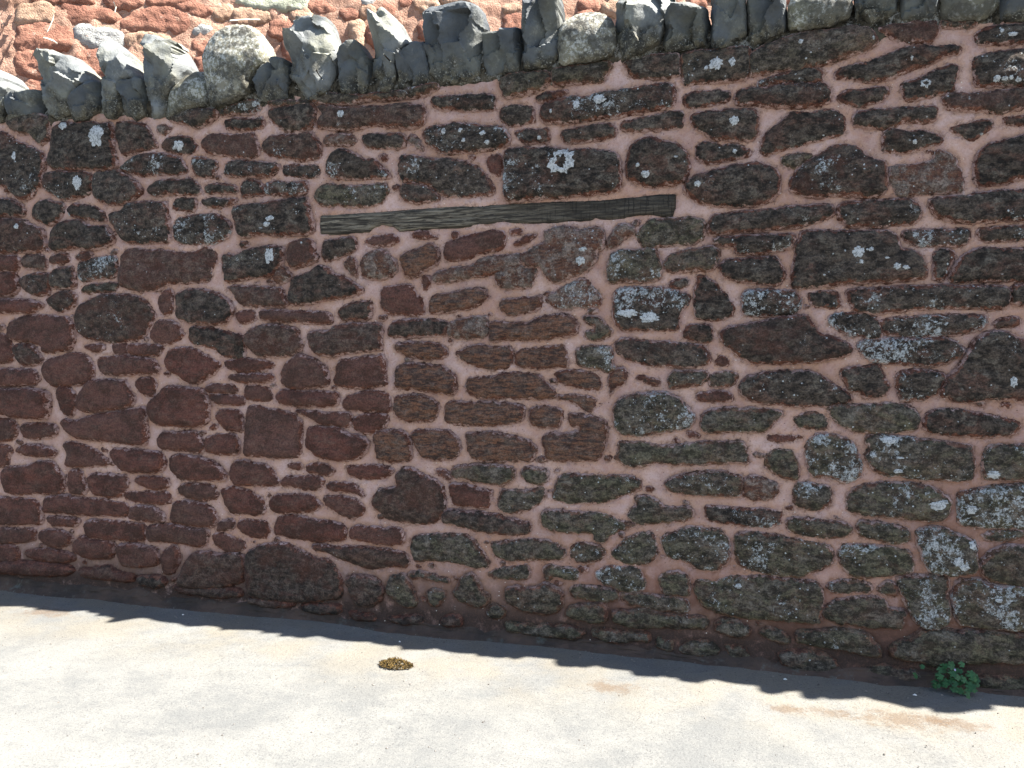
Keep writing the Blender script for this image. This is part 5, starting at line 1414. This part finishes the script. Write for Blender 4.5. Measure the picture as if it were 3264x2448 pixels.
def tube(a, b, r, sv, sf, sag=0.0):
    a = Vector(a); b = Vector(b); k = 5; seg = 5
    base = len(sv)
    for i in range(seg + 1):
        f = i / seg
        p = a.lerp(b, f) + Vector((0, 0, sag * math.sin(math.pi * f)))
        for q in range(k):
            t = q * 6.283 / k
            sv.append((p.x + r * math.cos(t), p.y + r * math.sin(t), p.z))
    for i in range(seg):
        for q in range(k):
            sf.append([base + i * k + q, base + i * k + (q + 1) % k, base + (i + 1) * k + (q + 1) % k, base + (i + 1) * k + q])
leafspots = []
for k in range(64):
    u = rr.uniform(-1, 1); w = rr.uniform(0, 1)
    x = 0.092 * u * (1 - 0.15 * w) + 0.004
    z = 0.012 + 0.115 * w * (1 - 0.5 * u * u)
    y = -0.03 - 0.085 * (1 - w) * rr.uniform(0.2, 1.0) * (1 - 0.4 * u * u) - 0.02 * rr.random()
    leafspots.append((x, y, z))
leafspots += [(-0.125, -0.02, 0.085), (-0.155, -0.04, 0.05), (0.025, -0.16, 0.03)]
for x, y, z in leafspots:
    lo = bpy.data.objects.new('leaf', lmesh); col.objects.link(lo); lo.parent = plant
    s = rr.uniform(0.009, 0.0175)
    lo.location = (x, y, z); lo.scale = (s, s, s)
    lo.rotation_euler = (R(rr.uniform(25, 75)), R(rr.uniform(-25, 25)), R(rr.uniform(-40, 40)))
    tube((x * 0.15, 0.02, 0.02), (x, y + 0.003, z - 0.002), 0.0011, sv, sf, 0.012)
link_mesh('stems', sv, sf, M_STEM, plant, True)
M_FLOWER = mat_simple('lilac petal', (0.35, 0.30, 0.48), (0.45, 0.40, 0.56), 40.0)
fmesh = bpy.data.meshes.new('flower')
fv = [(0, 0, 0.3)]; ff = []
for q in range(5):
    t = q * 1.2566
    b0 = len(fv)
    fv += [(math.cos(t - 0.4) * 0.6, math.sin(t - 0.4) * 0.6, 0.1), (math.cos(t) * 1.0, math.sin(t), 0.0), (math.cos(t + 0.4) * 0.6, math.sin(t + 0.4) * 0.6, 0.1)]
    ff += [[0, b0, b0 + 1], [0, b0 + 1, b0 + 2]]
fmesh.from_pydata(fv, [], ff); fmesh.materials.append(M_FLOWER)
for x, y, z in ((-0.005, -0.06, 0.10),):
    fo = bpy.data.objects.new('flower', fmesh); col.objects.link(fo); fo.parent = plant
    fo.location = (x, y, z); fo.scale = (0.006,) * 3; fo.rotation_euler = (R(60), 0, 0.4)

# ------------------------------------------------------------------ moss clump on the pavement
rr = random.Random(12)
mv = []; mf = []
for k in range(1500):
    a = rr.uniform(0, 6.283); q = math.sqrt(rr.random())
    x = 0.082 * q * math.cos(a); y = 0.048 * q * math.sin(a)
    if nz(x * 40, y * 40, 2.0) < -0.25: continue
    top = 0.034 * (1 - q * q) * (0.75 + 0.4 * nz(x * 25, y * 25, 5.0)) + 0.004
    z = top * rr.uniform(0.4, 1.0)
    ln = rr.uniform(0.006, 0.013); t = rr.uniform(0, 6.283); up = rr.uniform(-0.1, 0.9)
    dx, dy, dz = math.cos(t) * ln, math.sin(t) * ln, ln * up
    px, py = -math.sin(t) * 0.0022, math.cos(t) * 0.0022
    o = len(mv)
    mv += [(x - px, y - py, z), (x + px, y + py, z), (x + dx, y + dy, max(0.002, z + dz)), (x + dx * .5, y + dy * .5, max(0.003, z + dz * .6 + 0.003))]
    mf += [[o, o + 1, o + 3], [o + 1, o + 2, o + 3], [o, o + 3, o + 2]]
t = NT('dried yellow moss', 0.9, 0.1)
v = t.pos()
c = t.mix(t.ramp(t.noise(v, 90.0, 4, 0.7), 0.38, 0.62), (0.026, 0.018, 0.009), (0.100, 0.066, 0.022))
M_MOSS = t.done(c)
ms = link_mesh('moss_clump', [(p[0] - 1.612, p[1] - 0.488, p[2]) for p in mv], mf, M_MOSS, None, False, None, None, (-1.612, -0.488, 0.0))
ms['label'] = 'small clump of dried yellow-brown moss lying on the sunlit pavement'
ms['category'] = 'moss'

# ------------------------------------------------------------------ dry stems and ivy on the wall behind
M_STRAW = mat_simple('dry straw', (0.55, 0.48, 0.36), (0.7, 0.63, 0.5), 40.0)
def stem(pl, r, label):
    V = []; F = []
    n = len(pl)
    for i, p in enumerate(pl):
        for q in range(5):
            tt = q * 1.2566
            V.append((p[0] + r * math.cos(tt), p[1], p[2] + r * math.sin(tt)))
    for i in range(n - 1):
        for q in range(5):
            F.append([i * 5 + q, i * 5 + (q + 1) % 5, (i + 1) * 5 + (q + 1) % 5, (i + 1) * 5 + q])
    o = link_mesh('dry_stem', V, F, M_STRAW, None, True, None, None, pl[0])
    o['label'] = label; o['category'] = 'stem'; o['group'] = 'dry stems on the walls'
stem([(-5.114, 1.229, 3.903), (-5.121, 1.222, 3.859), (-5.135, 1.211, 3.815), (-5.149, 1.2, 3.772)], 0.006, 'thin pale dry stem hanging over the red stone at top left')
stem([(-5.171, 1.186, 3.727), (-5.142, 1.199, 3.72), (-5.105, 1.214, 3.705), (-5.083, 1.222, 3.689)], 0.006, 'curved pale dry stem across the lower edge of a red stone, far left')
stem([(-4.733, 1.414, 4.02), (-4.718, 1.417, 3.986), (-4.725, 1.41, 3.942)], 0.006, 'short pale dry tuft beside the red stone near the top')
stem([(-3.965, 1.755, 3.924), (-3.858, 1.805, 3.939), (-3.765, 1.848, 3.944)], 0.006, 'straight dry stem lying behind the largest rounded coping stone')
stem([(-1.828, -0.1, 2.9), (-1.81, -0.1, 2.879), (-1.792, -0.1, 2.861)], 0.003, 'short straw sticking on the tall pointed coping stone')
stem([(-2.204, -0.1, 2.859), (-2.185, -0.1, 2.829), (-2.166, -0.1, 2.805)], 0.003, 'short straw sticking on the broad bright coping stone')
IVY0 = (-5.269, 1.206, 4.057)

ivy = bpy.data.objects.new('ivy_sprig', None)
col.objects.link(ivy)
ivy.location = IVY0
ivy['label'] = 'sprig of green ivy leaves on the sunlit wall, top left corner'
ivy['category'] = 'ivy'
rr = random.Random(31)
for k in range(26):
    lo = bpy.data.objects.new('leaf', lmesh); col.objects.link(lo); lo.parent = ivy
    sc_ = rr.uniform(0.02, 0.036)
    lo.location = (rr.uniform(-0.22, 0.22), rr.uniform(-0.06, 0.02) - 0.05, rr.uniform(-0.02, 0.12))
    lo.scale = (sc_,) * 3
    lo.rotation_euler = (R(rr.uniform(30, 95)), R(rr.uniform(-30, 30)), R(rr.uniform(-50, 50)))
